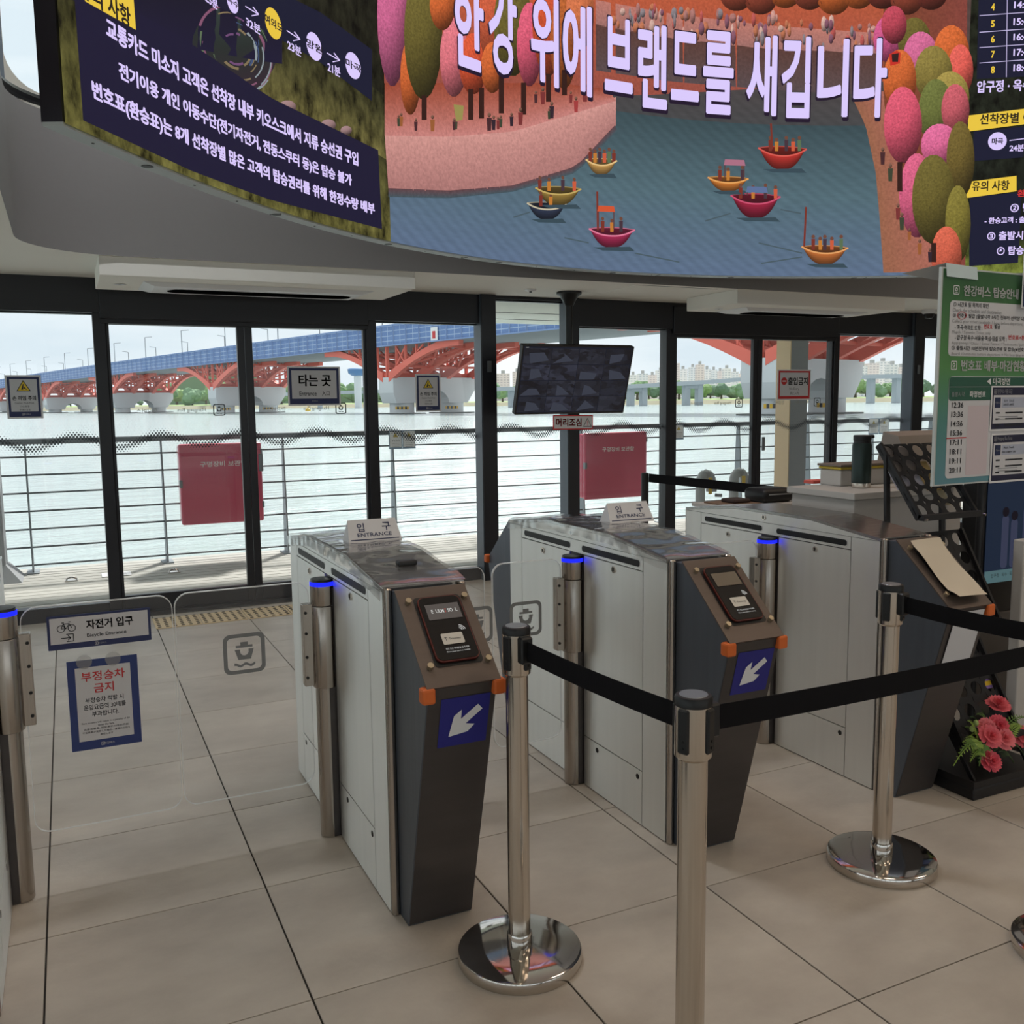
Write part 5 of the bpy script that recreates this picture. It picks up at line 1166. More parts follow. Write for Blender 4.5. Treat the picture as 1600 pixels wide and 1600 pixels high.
btxt('한강버스 탑승안내', 1505, 1591, 454, .04, M_white, 2)
a, b = pz_(1485, 469), pz_(1480, 556); f.poly('white_field', rrect(a[0]-.002, BW-.01, b[1], a[1], .018), M_paper, t, .001)
for s_, xa, xb, y, h, m_, bo in (('① 시간표 및 목적지 확인', 1489, 1544, 475, .018, M_ink, 1), ('Check the schedule and destination', 1488, 1564, 484, .015, M_grey, 0), ('② 번호표 발급 (출발시각 1시간 전부터 선착장 내부', 1488, 1604, 493, .019, M_ink, 1), ('Collect your ticket (available 1 hour before departure)', 1487, 1598, 502, .015, M_grey, 0),
        ('- 마곡·여의도 도착 :', 1491, 1534, 511, .019, M_ink, 1), ('번호표', 1537, 1550, 510, .019, M_red, 1), ('발급', 1553, 1562, 510, .019, M_ink, 1), ('Magok / Yeouido: Ticket only', 1487, 1547, 519, .014, M_grey, 0), ('- 압구정·옥수·서울숲·뚝섬·잠실 도착 :', 1491, 1572, 527, .019, M_ink, 1), ('번호표+환승', 1575, 1606, 527, .019, M_red, 1),
        ('Apgujeong / Oksu / Seoul Forest / Ttukseom / Jamsil', 1486, 1604, 536, .014, M_grey, 0), ('③ 출발시간 10분전부터 탑승준비 및 탑승(※번호표', 1486, 1604, 544, .019, M_ink, 1), ('Board 10 minutes before departure ※ No boarding with', 1486, 1604, 553, .014, M_grey, 0)): btxt(s_, xa, xb, y, h, m_, bo)
c_ = pz_(1502, 493); f.ring('red_circle', [(c_[0]+.026*math.cos(2*PI*i/24), c_[1]+.015*math.sin(2*PI*i/24)) for i in range(24)], [(c_[0]+.0235*math.cos(2*PI*i/24), c_[1]+.0128*math.sin(2*PI*i/24)) for i in range(24)], M_red, t, .003)
f.emblem(*pz_(1490, 571), .034, M_white, t, l=.0015); btxt('번호표 배부·마감현황', 1501, 1602, 571, .042, M_white, 2)
a, b = pz_(1484, 588), pz_(1476, 748); f.poly('white_field', rrect(a[0]-.004, BW-.01, b[1], a[1], .018), M_paper, t, .001)
a2, b2 = pz_(1484, 589), pz_(1482, 626); f.poly('table_head', rrect(a2[0]-.003, BW-.012, b2[1], a2[1], .012), mat('dark_green_print', (44, 92, 76), .5), t, .0018)
f.rect('head_rule', a2[0]-.003, BW-.012, pz_(1484, 605)[1], pz_(1484, 605)[1]+.002, M_grey, t, .0024)
btxt('◀ 마곡방면', 1541, 1577, 596, .026, M_white, 1, .003); btxt('출발시각', 1486, 1506, 616, .018, M_grey, 0, .003); btxt('확정번호', 1514, 1539, 616, .024, M_white, 1, .003)
for k, s_ in enumerate(('12:36', '13:36', '14:36', '15:36', '17:11', '18:11', '19:11', '20:11')): x_ = 1495.5-.65*k; btxt(s_, x_-9, x_+9, 633+14.6*k, .021, M_ink, 1)
a, b = pz_(1478, 685), pz_(1509, 684); f.rect('red_rule', a[0], b[0], a[1]-.002, a[1]+.002, M_red, t, .0022)
f.rect('pink_stain', pz_(1512, 640)[0], pz_(1545, 640)[0], pz_(1512, 742)[1], pz_(1512, 634)[1], mat('pinkish_paper', (206, 192, 198), .6), t, .0016)
obj('support_post', tube([(BX+.52, 2.665, .03), (BX+.52, 2.665, 1.85)], .016, 12), M_rack, t, True); obj('support_base', lathe([(.09, 0), (.09, .012), (.03, .03)], BX+.52, 2.665, 28), M_rack, t, True)
for z in (1.25, 1.75): obj('support_arm', beam((BX+.52, 2.665, z), (BX+.52, 2.508, z), .03, .03), M_rack, t)
def fare_sheet(y0, y1, head, label, rows):
    A = pz_(1549, y0); B = pz_(1546, y1); x0, x1 = A[0]-.004, A[0]+.3; t2 = thing('fare_sheet', label, 'poster', tuple(f.at((x0+x1)/2, B[1], .004)), 'fare sheets taped on the board')
    f.slab('sheet', [(x0, B[1]), (x1, B[1]), (x1, A[1]), (x0, A[1])], .0012, M_white, t2, .0045); H_ = A[1]-B[1]
    f.rect('navy_print', x0+.008, x1, B[1]+.008, A[1]-.006, mat('deep_navy_print', (30, 32, 62), .5), t2, .005); f.rect('field', x0+.014, x1, B[1]+.03, A[1]-.036, M_paper, t2, .0055)
    f.emblem(x0+.024, A[1]-.021, .018, M_grey, t2, l=.0058); f.text(head, x0+.082, A[1]-.021, .017, M_grey, t2, w=.09, l=.0058)
    f.rect('price_field', x0+.065, x1, A[1]-.085, A[1]-.045, mat('pale_blue_field', (176, 182, 200), .5), t2, .0058); f.rect('price_key', x0+.022, x0+.058, A[1]-.085, A[1]-.045, M_inknavy, t2, .006)
    for k, (s_, xx, yy, h_) in enumerate(rows): f.text(s_, x0+xx, A[1]-yy, h_, M_ink if k else M_grey, t2, l=.0064)
    for k in range(3): f.rect('print_line', x0+.09, x0+.2, A[1]-.108-.024*k, A[1]-.102-.024*k, M_ink, t2, .0064); f.rect('print_key', x0+.03, x0+.055, A[1]-.108-.024*k, A[1]-.102-.024*k, M_ink, t2, .0064)
    for k in range(2): f.rect('footnote', x0+.045, x0+.17, B[1]+.045+.01*k, B[1]+.048+.01*k, M_grey, t2, .0064)
fare_sheet(603, 674, '한강버스 이용 요금', 'upper white fare sheet taped on the green board', (('이용요금', .04, .065, .008), ('일 반', .09, .058, .01), ('청소년', .125, .058, .01), ('3,000원', .09, .073, .01), ('1,800원', .125, .073, .01)))
fare_sheet(678, 755, 'Hangang Bus Fares', 'lower white fare sheet taped on the green board', (('Fare', .04, .065, .008), ('Adult', .09, .055, .009), ('Youth', .125, .055, .009), ('KRW 3,000', .09, .074, .008), ('KRW 1,800', .13, .074, .008)))
a, b = pz_(1478, 415), pz_(1526, 436); t2 = thing('folded_card', 'translucent folded card hooked over the top of the green board', 'card', tuple(f.at((a[0]+b[0])/2, BH, 0)))
V = [tuple(f.at(a[0], b[1], .006)), tuple(f.at(b[0], b[1]-.004, .006)), tuple(f.at(b[0], a[1]+.004, 0)), tuple(f.at(a[0], a[1]+.01, 0)), tuple(f.at(b[0]-.06, b[1], -.1)), tuple(f.at(a[0]-.09, b[1]+.02, -.12))]
obj('card_front', ([V[0], V[1], V[2], V[3]], [(0, 1, 2, 3)]), mat('glossy_card', (206, 222, 226), .25), t2); obj('card_back', ([V[3], V[2], V[4], V[5]], [(0, 1, 2, 3)]), mat('card_back_white', (190, 192, 192), .5), t2)
# small notice at the right edge in front of the screen
a = pz_(1594, 372); b = pz_(1596, 482); t2 = thing('navy_flyer', 'narrow navy flyer at the right edge above the fare sheets', 'flyer', tuple(f.at(a[0]+.08, b[1], .02)))
f.slab('sheet', [(a[0], b[1]), (a[0]+.2, b[1]), (a[0]+.2, a[1]), (a[0], a[1])], .0015, M_white, t2, .02); f.rect('upper_photo', a[0]+.006, a[0]+.2, (a[1]+b[1])/2+.03, a[1]-.006, mat('sky_photo', (150, 170, 186), .5), t2, .021); f.rect('navy_print', a[0]+.006, a[0]+.2, b[1]+.004, (a[1]+b[1])/2+.03, M_navy, t2, .021)
obj('stick', tube([tuple(f.at(a[0]+.12, .05, .012)), tuple(f.at(a[0]+.12, b[1]+.02, .014))], .006, 8), M_rack, t2, True)
# kiosk with portrait display
t = thing('video_kiosk', 'black kiosk with a lit street scene display at the right edge', 'kiosk', (3.85, 2.85, 0))
obj('cabinet', bbox(3.575, 4.3, 2.76, 2.84, .5, 1.95, .006), M_black2, t); obj('plinth', bbox(3.62, 4.25, 2.76, 2.84, 0, .5, .006), mat('kiosk_grey', (120, 114, 110), .55), t)
f = Face((3.63, 2.757, .64), (1, 0, 0), (0, 0, 1))
ds = f.rect('display', 0, .6, 0, 1.15, emis('kiosk_picture', (34, 44, 62), .8), t, .001)
f.rect('picture_sky', 0, .6, .5, 1.15, emis('kiosk_sky', (62, 84, 96), .8), ds, .0016)
for k in range(46):
    x_, y_ = random.random()*.5+.08, .42+random.random()*.7; f.poly('picture_tree', [(x_+.05*random.uniform(.5, 1)*math.cos(a), y_+.035*random.uniform(.5, 1)*math.sin(a)) for a in [i*PI/4 for i in range(8)]], emis(random.choice(('kiosk_leaf_a', 'kiosk_leaf_b')), random.choice(((30, 46, 46), (22, 34, 36))), .8), ds, .0022+.00001*k)
for x_, h_ in ((.1, .3), (.16, .28), (.24, .33), (.33, .25)): f.poly('picture_person', rrect(x_, x_+.045, .06, h_, .02), emis('kiosk_person', (60, 64, 86), .8), ds, .003); f.disc('picture_head', x_+.022, h_+.015, .022, emis('kiosk_hair', (26, 22, 30), .8), ds, .0032)
f.rect('caption_strip', 0, .6, 0, .055, emis('kiosk_caption', (84, 112, 116), .8), ds, .0036)
f.text('압구정 · 옥수 · 뚝섬', .12, .032, .018, M_ink, ds, l=.0042)
# pale panel at the far right edge
t = thing('pale_stand', 'pale upright panel of a stand cut by the right edge', 'stand', (3.62, 2.5, 0)); obj('panel', bbox(3.5, 3.94, 2.48, 2.53, .03, .88, .006), M_cnt, t); obj('foot', bbox(3.48, 3.96, 2.43, 2.565, 0, .03, .004), M_rack, t)
# flowers
random.seed(21)
M_pet = [mat('pink_petal_%d' % k, c, .6) for k, c in enumerate(((236, 110, 122), (240, 130, 138), (228, 92, 108)))]; M_leafg = [mat('leaf_green_%d' % k, c, .6) for k, c in enumerate(((92, 124, 52), (128, 156, 64), (60, 84, 48)))]
fp_ = thing('flower_arrangement', 'pink artificial carnations with green fern leaves in the black rack base', 'flowers', (3.12, 2.3, .045))
def carnation(c, r, nrm):
    nrm = Vector(nrm).normalized(); q = nrm.to_track_quat('Z', 'Y'); V, F = [], []
    for ring_, (n, tilt, ln) in enumerate(((9, .25, 1.), (8, .6, .85), (7, .95, .66), (5, 1.25, .45))):
        for i in range(n):
            a = 2*PI*i/n+ring_*.5+random.uniform(-.15, .15); w_ = r*.52*ln; L = r*ln; k = len(V)
            for (u, s) in ((0, -.15), (0, .15), (.6, .5), (.6, -.5), (.92, -.62), (1.05, -.2), (.95, .15), (1.06, .4), (.9, .65)):
                x_, y_ = L*u*math.cos(tilt), w_*s; z_ = L*u*math.sin(tilt)+ring_*.006+.04*r*math.sin(u*9+s*7)
                v = Vector((x_*math.cos(a)-y_*math.sin(a), x_*math.sin(a)+y_*math.cos(a), z_)); V.append(tuple(q @ v+Vector(c)))
            F += [(k, k+1, k+2, k+3), (k+3, k+2, k+8, k+7), (k+3, k+7, k+6, k+5), (k+3, k+5, k+4)]
    return V, F
def P3(px_, py_, yv): return ony(px_, py_, yv)
stems = []
for k, (px_, py_, yv, r) in enumerate(((1558, 1104, 2.34, .048), (1540, 1138, 2.3, .04), (1558, 1134, 2.29, .042), (1545, 1152, 2.25, .046), (1566, 1155, 2.26, .046), (1546, 1190, 2.24, .042), (1596, 1152, 2.3, .046), (1540, 1180, 2.25, .03))):
    c_ = P3(px_, py_, yv); nr = Vector((-.3+.1*random.uniform(-1, 1), -.9, .5+.3*random.random())) if k else Vector((-.1, -.35, 1))
    obj('blossom', carnation(c_, r, nr), M_pet[k % 3], fp_)
    obj('stem', tube([(c_[0]+.01, c_[1]+.01, c_[2]-.01), (c_[0]*.6+3.12*.4, c_[1]*.6+2.36*.4+.02, c_[2]*.55+.02), (3.12, 2.36, .05)], .0035, 6), M_leafg[2], fp_)
def fern(p0, p1, droop, nl, ll, m_):
    p0, p1 = Vector(p0), Vector(p1); S = []; d = (p1-p0).normalized(); side = d.cross(Vector((0, -.6, .8))).normalized(); pts = []
    for i in range(nl+1): u = i/nl; pts.append(p0+(p1-p0)*u+Vector((0, 0, droop*4*u*(1-u))))
    S.append(tube(pts, .002, 5))
    for i in range(1, nl+1):
        l_ = ll*(1.15-i/nl)
        for s in (-1, 1):
            a = pts[i]; b = a+side*s*l_+d*l_*.6; c1 = a+side*s*l_*.5+d*l_*.55; c2 = a+side*s*l_*.55+d*l_*.05
            S.append(([tuple(a), tuple(c2), tuple(b), tuple(c1)], [(0, 1, 2, 3)]))
    obj('fern_leaf', join(*S), m_, fp_)
for k, (a, b, yv, dr, m_) in enumerate((((1535, 1160), (1490, 1196), 2.24, .03, 1), ((1545, 1165), (1508, 1136), 2.3, .02, 0), ((1545, 1150), (1516, 1120), 2.34, .02, 2), ((1560, 1150), (1604, 1122), 2.3, .03, 0), ((1540, 1165), (1530, 1196), 2.23, .03, 0), ((1565, 1165), (1600, 1180), 2.26, .03, 2), ((1545, 1150), (1534, 1108), 2.36, .02, 2), ((1535, 1165), (1504, 1160), 2.26, .02, 1), ((1540, 1150), (1518, 1148), 2.3, .01, 1), ((1530, 1160), (1512, 1126), 2.27, .02, 1), ((1532, 1168), (1500, 1176), 2.24, .03, 0), ((1536, 1172), (1516, 1190), 2.24, .02, 1), ((1550, 1140), (1526, 1116), 2.32, .02, 0), ((1575, 1150), (1598, 1136), 2.28, .02, 1), ((1560, 1175), (1584, 1192), 2.24, .02, 2))): fern(P3(*a, yv), P3(*b, yv), dr, 12, .026, M_leafg[m_])
for k, (px_, py_, yv) in enumerate(((1519, 1139, 2.28), (1524, 1166, 2.24), (1525, 1130, 2.3))):
    c_ = P3(px_, py_, yv); obj('bud', rot(lathe([(.001, -.012), (.008, -.008), (.0105, 0), (.008, .009), (.002, .013)], 0, 0, 12), Matrix.Translation(c_)), mat('bud_green', (170, 190, 110), .5), fp_, True)
# small purple card on the rack
p = ony(1543, 1066, 2.42); t = thing('purple_card', 'small purple and yellow card above the carnations', 'card', tuple(p)); f = Face(p, (1, 0, 0), (0, .3, 1)); f.slab('card', [(-.03, -.025), (.03, -.025), (.014, .025), (-.014, .025)], .0015, mat('lilac_print', (150, 120, 190), .5), t, 0); f.poly('yellow_patch', [(-.02, -.012), (.02, -.012), (.016, .006), (-.016, .006)], M_yel, t, .001)
# ================================================================== THE RED BRIDGE
HOR = lambda x: 638.2-x*.01135
M_redst = mat('bridge_red_steel', (226, 106, 88), .55); M_pier = mat('pier_concrete', (206, 210, 212), .8, 0, .05, .2); M_under = mat('bridge_soffit', (132, 136, 140), .8)  # bridge red lightened to put distance haze into the colour
def fascia_mat():
    m, nt, b = nmat('bridge_blue_panel'); tc_ = nt.nodes.new('ShaderNodeTexCoord')
    br = nt.nodes.new('ShaderNodeTexBrick'); br.offset = 0; br.inputs['Color1'].default_value = rgb(92, 122, 172); br.inputs['Color2'].default_value = rgb(100, 130, 180); br.inputs['Mortar'].default_value = rgb(164, 182, 208); br.inputs['Scale'].default_value = 1; br.inputs['Mortar Size'].default_value = .1; br.inputs['Brick Width'].default_value = 3.; br.inputs['Row Height'].default_value = 1.3  # panel blues muted, haze put into the colour
    nt.links.new(tc_.outputs['UV'], br.inputs['Vector']); nt.links.new(br.outputs[0], b.inputs['Base Color']); b.inputs['Roughness'].default_value = .6
    return m
d_h = ray(-420, HOR(-420)); d_h[2] = 0; BD = d_h/np.linalg.norm(d_h)                      # along the bridge, away to the left
BN = np.array([BD[1], -BD[0], 0]);                                                         # across, away from the viewer
if BN@np.array([CF[0], CF[1], 0]) < 0: BN = -BN
SP = 120.; p1 = ondepth(670, HOR(670), 262); p1[2] = 0                                      # middle of pier 1
def B(s, n, z): q = p1+BD*s+BN*(n-14); return (q[0], q[1], z+sagz(s))
def sagz(s): return 0. if s < 0 else -2.2*(s/470.)**2
Z0, Z1, ZB = EYE+15.4, EYE+20.8, EYE+7.2
br = thing('river_bridge', 'long blue bridge on red steel arches crossing the river', 'bridge', tuple(p1))
S_ = np.arange(-260, 1000, 12.)
def strip(n0, n1, za, zb, mt, name, uv=False):
    V = []; 
    for s in S_: V += [B(s, n0, za), B(s, n1, zb)]
    F = [(2*i, 2*i+2, 2*i+3, 2*i+1) for i in range(len(S_)-1)]; o = obj(name, (V, F), mt, br)
    if uv:
        u = o.data.uv_layers.new(name='UVMap')
        for p in o.data.polygons:
            for li, vi in zip(p.loop_indices, p.vertices): u.data[li].uv = (S_[vi//2], (vi % 2)*(zb-za))
    return o
strip(-1, -1, Z0, Z1, fascia_mat(), 'blue_parapet', True); strip(29, 29, Z0, Z1, MATS['bridge_blue_panel'], 'blue_parapet', True)
strip(-1, 29, Z0, Z0, M_under, 'deck_soffit'); strip(-1, 29, Z1-2.2, Z1-2.2, M_under, 'roadway')
M_bl = mat('bridge_rail_blue', (120, 146, 192), .6)
for zz in (Z1+.05, Z0+.1): obj('parapet_rail', join(*[beam(B(a, -1.3, zz), B(b, -1.3, zz), .35, .3) for a, b in zip(S_[:-1], S_[1:])]), M_bl, br)
for s in np.arange(-90, 620, 6.): obj('parapet_post', beam(B(s, -1.25, Z0), B(s, -1.25, Z1+.2), .18, .18), M_bl, br)
M_pole = mat('lamp_post_grey', (150, 156, 162), .6)
for k, s in enumerate(np.arange(-60, 700, 42.)):
    for n_ in (1, 27):
        s2 = s+(20 if n_ > 5 else 0); lp_ = obj('lamp_post', beam(B(s2, n_, Z1-2), B(s2, n_, Z1+9), .3, .3), M_pole, br); dn = 3 if n_ < 5 else -3
        obj('lamp_arm', beam(B(s2, n_, Z1+9), B(s2, n_+dn, Z1+9.3), .22, .22), M_pole, lp_)
M_chev = mat('chevron_yellow', (226, 180, 40), .6)
def arch_z(u): return ZB+(Z0-ZB)*(1-(1-u)**1.75)
for k in range(-1, 6):
    sc_ = (k-1)*SP
    poly = [(0, ZB), (28, ZB), (28, ZB-3), (25, EYE+.2), (18.5, EYE+.2)]+[(14+4.5*math.cos(a), EYE+.2+3.6*math.sin(a)) for a in [PI*i/8 for i in range(1, 8)]]+[(9.5, EYE+.2), (1, EYE+.2), (0, ZB-4.2)]
    V = [B(sc_-3.6, n_, z_) for n_, z_ in poly]+[B(sc_+3.6, n_, z_) for n_, z_ in poly]; n = len(poly)
    pr_ = obj('pier', (V, [tuple(range(n)), tuple(range(2*n-1, n-1, -1))]+[(i, i+n, (i+1) % n+n, (i+1) % n) for i in range(n)]), M_pier, br)
    for n_ in (5, 22):
        q = B(sc_, n_, 0); obj('pier_column', lathe([(3.4, WZ-1+sagz(sc_)), (3.4, EYE+.4+sagz(sc_))], q[0], q[1], 20), M_pier, pr_, True)
        obj('footing', lathe([(6.6, WZ-1), (6.6, WZ+.25)], q[0], q[1], 20), mat('footing_dark', (96, 100, 98), .8), pr_)
        if k < 3:
            for i in range(7): a = math.atan2(-q[1], -q[0])+(i-3)*.16; obj('chevron', rot(box(3.38, 3.45, -.24, .24, WZ+1.2, WZ+2.0), Matrix.Translation((q[0], q[1], 0)) @ Matrix.Rotation(a, 4, 'Z') @ Matrix.Shear('XZ', 4, (0, 0))), M_chev if i % 2 == 0 else M_black, pr_)
    for r_, n_ in enumerate((.6, 9.5, 18.5, 27.4)):
        for sg in (-1, 1):
            pts = [(sc_+sg*(1.5+32*u), arch_z(u)) for u in np.linspace(0, 1, 11)]; V = []
            th_ = [1.3-.5*math.sin(PI*u) for u in np.linspace(0, 1, 11)]
            for (s, z_), h in zip(pts, th_): V += [B(s, n_-.7, z_-h), B(s, n_+.7, z_-h), B(s, n_+.7, z_+h), B(s, n_-.7, z_+h)]
            F = [(i*4+q, i*4+(q+1) % 4, (i+1)*4+(q+1) % 4, (i+1)*4+q) for i in range(10) for q in range(4)]+[(3, 2, 1, 0), (40, 41, 42, 43)]
            rb = obj('arch_rib', (V, F), M_redst, br)
            for u in (.1, .24, .4, .58): s = sc_+sg*(1.5+32*u); obj('upright', beam(B(s, n_, arch_z(u)), B(s, n_, Z0), .55, .55), M_redst, rb)
            for u, v in ((.02, .24), (.24, .1), (.24, .5)): obj('diagonal', beam(B(sc_+sg*(1.5+32*u), n_, arch_z(u) if v > u else arch_z(u)), B(sc_+sg*(1.5+32*v), n_, Z0-.2), .4, .4), M_redst, rb)
        obj('upright', beam(B(sc_, n_, ZB), B(sc_, n_, Z0), .8, .8), M_redst, br)
    for sg in (-1, 1):
        for u in (.2, .45, .7): obj('cross_beam', beam(B(sc_+sg*(1.5+32*u), .6, arch_z(u)), B(sc_+sg*(1.5+32*u), 27.4, arch_z(u)), .6, .6), M_redst, br)
        for a, b in ((.6, 9.5), (9.5, 18.5), (18.5, 27.4)): obj('cross_brace', beam(B(sc_+sg*(1.5+32*.2), a, arch_z(.2)), B(sc_+sg*(1.5+32*.7), b, arch_z(.7)), .45, .45), M_redst, br); obj('cross_brace', beam(B(sc_+sg*(1.5+32*.2), b, arch_z(.2)), B(sc_+sg*(1.5+32*.7), a, arch_z(.7)), .45, .45), M_redst, br)
    obj('bearing_wall', join(*[beam(B(sc_-1.2+2.4*q, .6, ZB+.6), B(sc_-1.2+2.4*q, 27.4, ZB+.6), .6, 1.2) for q in (0, 1)]), M_redst, br)
q = B(-25, -1.35, 0); obj('navigation_sign', beam(B(-26.5, -1.35, Z1-3.6), B(-23.6, -1.35, Z1-3.6), .1, 3.4), M_white, br); obj('navigation_mark', beam(B(-25.6, -1.45, Z1-3.8), B(-24.4, -1.45, Z1-3.8), .1, 1.8), M_red, br)

# ================================================================== FAR SHORE
M_bank = mat('far_bank_earth', (168, 162, 138), .9, 0, .2, .05); M_grass = mat('far_bank_grass', (148, 172, 112), .9, 0, .25, .05)
def far(x, D, z): q = ondepth(x, HOR(x), D); return (q[0], q[1], z)
xs = np.linspace(-200, 1750, 40); V = []
for x in xs: D = 820 if x < 900 else 700; V += [far(x, D, WZ-1), far(x, D+6, WZ+3.2), far(x, D+60, WZ+4.2), far(x, D+900, WZ+6)]
n = 4; F = [(i*n+j, (i+1)*n+j, (i+1)*n+j+1, i*n+j+1) for i in range(len(xs)-1) for j in range(3)]
o = struct('far_bank', (V, F), M_bank, 'low earth and grass bank of the far shore'); o.data.materials.append(M_grass)
for p in o.data.polygons:
    if p.index % 3 == 1: p.material_index = 1
random.seed(5)
def blob(seed, n=5):
    S = []; R = random.Random(seed)
    for k in range(n):
        bm = bmesh.new(); bmesh.ops.create_icosphere(bm, subdivisions=2, radius=1.); c = Vector((R.uniform(-.7, .7), R.uniform(-.5, .5), .75+R.uniform(0, .7))); r = R.uniform(.5, .8)
        for v in bm.verts: v.co = c+v.co*r*(1+.28*noise.noise(v.co*2.6+Vector((k, seed, 0))))
        S.append(from_bm(bm))
    return join(*S)
tm_ = []
for k, c in enumerate(((108, 140, 96), (132, 160, 104), (96, 124, 100), (118, 148, 114))):
    V, F = blob(k); me = bpy.data.meshes.new('crown'); me.from_pydata(V, [], F); me.materials.append(mat('far_foliage_%d' % k, c, .9, 0, .3, 3)); tm_.append(me)
V, F = lathe([(.14, 0), (.1, .9)], 0, 0, 8); trk = bpy.data.meshes.new('trunk'); trk.from_pydata(V, [], F); trk.materials.append(mat('trunk_brown', (92, 80, 66), .9))
def tree(x, D, h, label, group, kk=None):
    q = far(x, D, WZ+3.4); kk = random.randrange(4) if kk is None else kk
    r = thing('tree', label, 'tree', q, group)
    for me, nm in ((tm_[kk], 'crown'), (trk, 'trunk')):
        o = link_obj(nm, me, r); o.scale = (h*.5*random.uniform(.9, 1.15), h*.5, h*.48); o.rotation_euler = (0, 0, random.random()*6)
xi = 0
for k, x in enumerate(np.linspace(255, 600, 16)): tree(x+random.uniform(-2, 2), 850+60*(k % 2), random.uniform(15, 23), 'green tree on the far bank behind the bridge piers', 'trees behind the bridge piers')
for k, x in enumerate(np.linspace(770, 1240, 30)): tree(x+random.uniform(-2, 2), 735+50*(k % 2), random.uniform(11, 16), 'green tree on the far bank left of the big pier', 'trees left of the big pier')
for k, x in enumerate(np.linspace(1335, 1480, 9)): tree(x+random.uniform(-2, 2), 735+50*(k % 2), random.uniform(11, 18), 'green tree on the far bank right of the big pier', 'trees right of the big pier')
for k, x in enumerate(np.linspace(-20, 240, 13)): tree(x+random.uniform(-2, 2), 860+50*(k % 2), random.uniform(7, 11), 'green tree on the far bank at the left', 'trees at the left of the far bank')
hl = [far(x, 1300, z) for x, z in ((240, 2), (290, 42), (330, 58), (370, 50), (440, 30), (520, 18), (600, 8))]
V = hl+[(p[0], p[1], 0) for p in hl]; hb = [far(x, 1500, z) for x, z in ((240, 2), (300, 50), (335, 66), (375, 56), (440, 36), (520, 20), (600, 8))]; V += hb; n = 7
struct('hill', (V, [(i, i+1, i+1+n, i+n) for i in range(n-1)]+[(i, i+2*n, i+1+2*n, i+1) for i in range(n-1)]), mat('hill_green', (104, 132, 100), .9, 0, .3, .03), 'low wooded hill beyond the bridge')
def facade(k, c, win):
    m, nt, b = nmat('apartment_facade_%d' % k); g_ = nt.nodes.new('ShaderNodeTexCoord'); brk = nt.nodes.new('ShaderNodeTexBrick'); brk.offset = 0
    brk.inputs['Color1'].default_value = rgb(*win); brk.inputs['Color2'].default_value = rgb(*[v*.94 for v in win]); brk.inputs['Mortar'].default_value = rgb(*c); brk.inputs['Scale'].default_value = 1; brk.inputs['Brick Width'].default_value = 4.2; brk.inputs['Row Height'].default_value = 3.; brk.inputs['Mortar Size'].default_value = .85
    nt.links.new(g_.outputs['UV'], brk.inputs['Vector']); nt.links.new(brk.outputs[0], b.inputs['Base Color']); b.inputs['Roughness'].default_value = .8
    return m
FM = [facade(0, (236, 238, 240), (196, 206, 214)), facade(1, (228, 231, 234), (186, 198, 208)), facade(2, (230, 222, 220), (200, 194, 198))]
M_roof = mat('roof_grey', (178, 180, 180), .8)
def tower(x0, x1, ytop, D, label, group, k):
    a, b = far(x0, D, 0), far(x1, D, 0); zt_ = EYE+D*(HOR((x0+x1)/2)-ytop)/FPX; a, b = Vector(a), Vector(b); dx = (b-a); L = dx.length; dn = Vector((-dx.y, dx.x, 0)).normalized()*14; z0 = WZ+2
    t = thing('apartment_block', label, 'building', tuple((a+b)/2+Vector((0, 0, z0))), group)
    C_ = [a, b, b+dn, a+dn]; V = [(p.x, p.y, z0) for p in C_]+[(p.x, p.y, zt_) for p in C_]
    o = obj('facade', (V, [(0, 1, 5, 4), (1, 2, 6, 5), (2, 3, 7, 6), (3, 0, 4, 7)]), FM[k % 3], t); u = o.data.uv_layers.new(name='UVMap')
    for p in o.data.polygons:
        w_ = L if p.index % 2 == 0 else 14
        for li, uv_ in zip(p.loop_indices, ((0, 0), (w_, 0), (w_, zt_-z0), (0, zt_-z0))): u.data[li].uv = uv_
    obj('roof', (V[4:], [(0, 1, 2, 3)]), M_roof, t)
    m_ = (a+b+dn)/2; e = dx*.14
    obj('roof_house', ([(p.x, p.y, z) for z in (zt_, zt_+4) for p in ((a+b)/2-e+dn*.2, (a+b)/2+e+dn*.2, (a+b)/2+e+dn*.7, (a+b)/2-e+dn*.7)], [(4, 5, 6, 7), (0, 1, 5, 4), (1, 2, 6, 5), (2, 3, 7, 6), (3, 0, 4, 7)]), M_roof, t)
for k, (x0, x1, yt) in enumerate(((984, 996, 586), (998, 1012, 584), (1014, 1026, 586), (1026, 1040, 579), (1041, 1049, 574), (1050, 1062, 568), (1062, 1074, 577), (1078, 1088, 574), (1089, 1100, 570), (1101, 1110, 577), (1112, 1120, 578), (1122, 1130, 580), (1131, 1142, 576), (1143, 1154, 581), (1155, 1165, 584))): tower(x0, x1, yt, 1150+(k % 4)*35, 'pale apartment block on the skyline left of the big pier', 'skyline left of the big pier', k)
for k, (x0, x1, yt) in enumerate(((1344, 1354, 572), (1356, 1372, 568), (1373, 1388, 565), (1389, 1402, 570), (1404, 1416, 574))): tower(x0, x1, yt, 1050+(k % 3)*40, 'pale apartment block on the skyline above the thermos flask', 'skyline right of the big pier', k+1)
for k, (x0, x1, yt) in enumerate(((776, 797, 584), (801, 815, 581), (822, 850, 588), (852, 876, 590))): tower(x0, x1, yt, 1150, 'pinkish building on the skyline left of the monitor', 'skyline left of the monitor', 2)
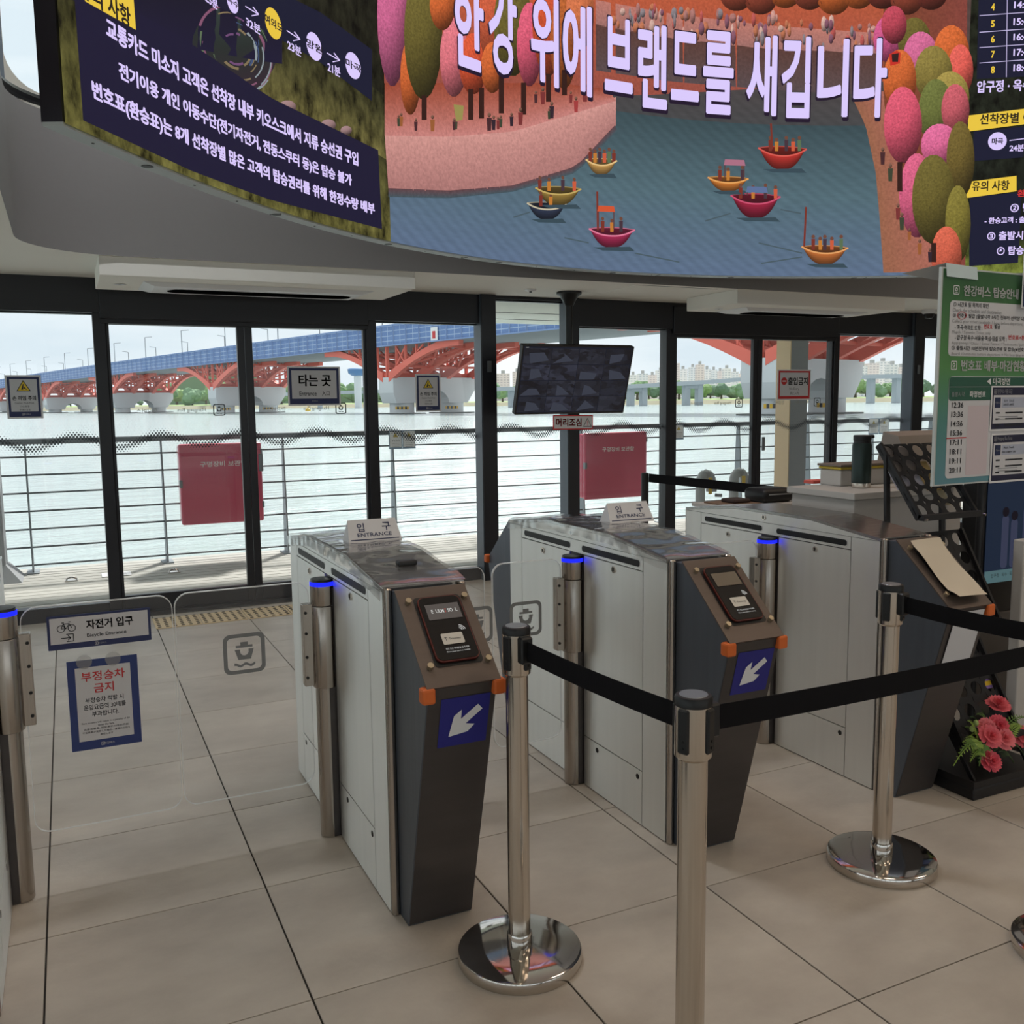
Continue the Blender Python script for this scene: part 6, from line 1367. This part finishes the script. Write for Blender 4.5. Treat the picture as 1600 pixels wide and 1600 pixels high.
# elevated road on piers
M_road = mat('viaduct_concrete', (168, 176, 182), .8)
vd = thing('elevated_road', 'grey elevated road on concrete piers along the far shore', 'road bridge', far(1080, 520, WZ))
def vz(x): return EYE+520*(HOR(x)-np.interp(x, [760, 985, 1090, 1170, 1400], [606, 602, 596, 590, 586]))/FPX
X_ = np.linspace(760, 1420, 34)
obj('road_deck', join(*[beam(far(a, 520, vz(a)-.8), far(b, 520, vz(b)-.8), 9, 2.2) for a, b in zip(X_[:-1], X_[1:])]), M_road, vd)
for x in (985, 1005, 1072, 1092, 800, 860, 1360, 1400): obj('road_pier', beam(far(x, 520, WZ-1), far(x, 520, vz(x)-1.6), 3.4, 3.4), M_road, vd)
for x in (1082, 995): obj('pier_cap', beam(far(x-14, 520, vz(x)-2.6), far(x+14, 520, vz(x)-2.6), 4, 2.4), M_road, vd)
vd2 = thing('elevated_road', 'pale low road bridge glimpsed behind the entrance sign', 'road bridge', far(540, 700, WZ)); obj('road_deck', beam(far(380, 700, EYE+7.6), far(600, 700, EYE+9.6), 9, 2.4), M_road, vd2)
for x in (430, 500, 560): obj('road_pier', beam(far(x, 700, WZ), far(x, 700, EYE+8), 3, 3), M_road, vd2)
q = far(560, 640, 0); zt_ = EYE+640*(HOR(560)-576)/FPX
tw = thing('control_tower', 'white tower with a blue top beside the entrance sign', 'tower', (q[0], q[1], WZ)); obj('shaft', lathe([(2.6, WZ), (2.6, zt_-4)], q[0], q[1], 14), M_pier, tw, True); obj('blue_cabin', lathe([(4, zt_-5), (6.4, zt_-3.4), (6.8, zt_-.6), (5, zt_)], q[0], q[1], 14), mat('tower_blue', (70, 116, 164), .5), tw, True)
q = far(481, 420, WZ); bo = thing('marker_buoy', 'small yellow buoy floating below the entrance sign', 'buoy', q); obj('float', lathe([(1.2, WZ-.3), (1.2, WZ+.8), (.7, WZ+1.2)], q[0], q[1], 14), M_yel, bo, True); obj('mast', lathe([(.16, WZ+1.2), (.12, WZ+3)], q[0], q[1], 8), M_yel, bo)

bpy.data.scenes.remove(TMP)
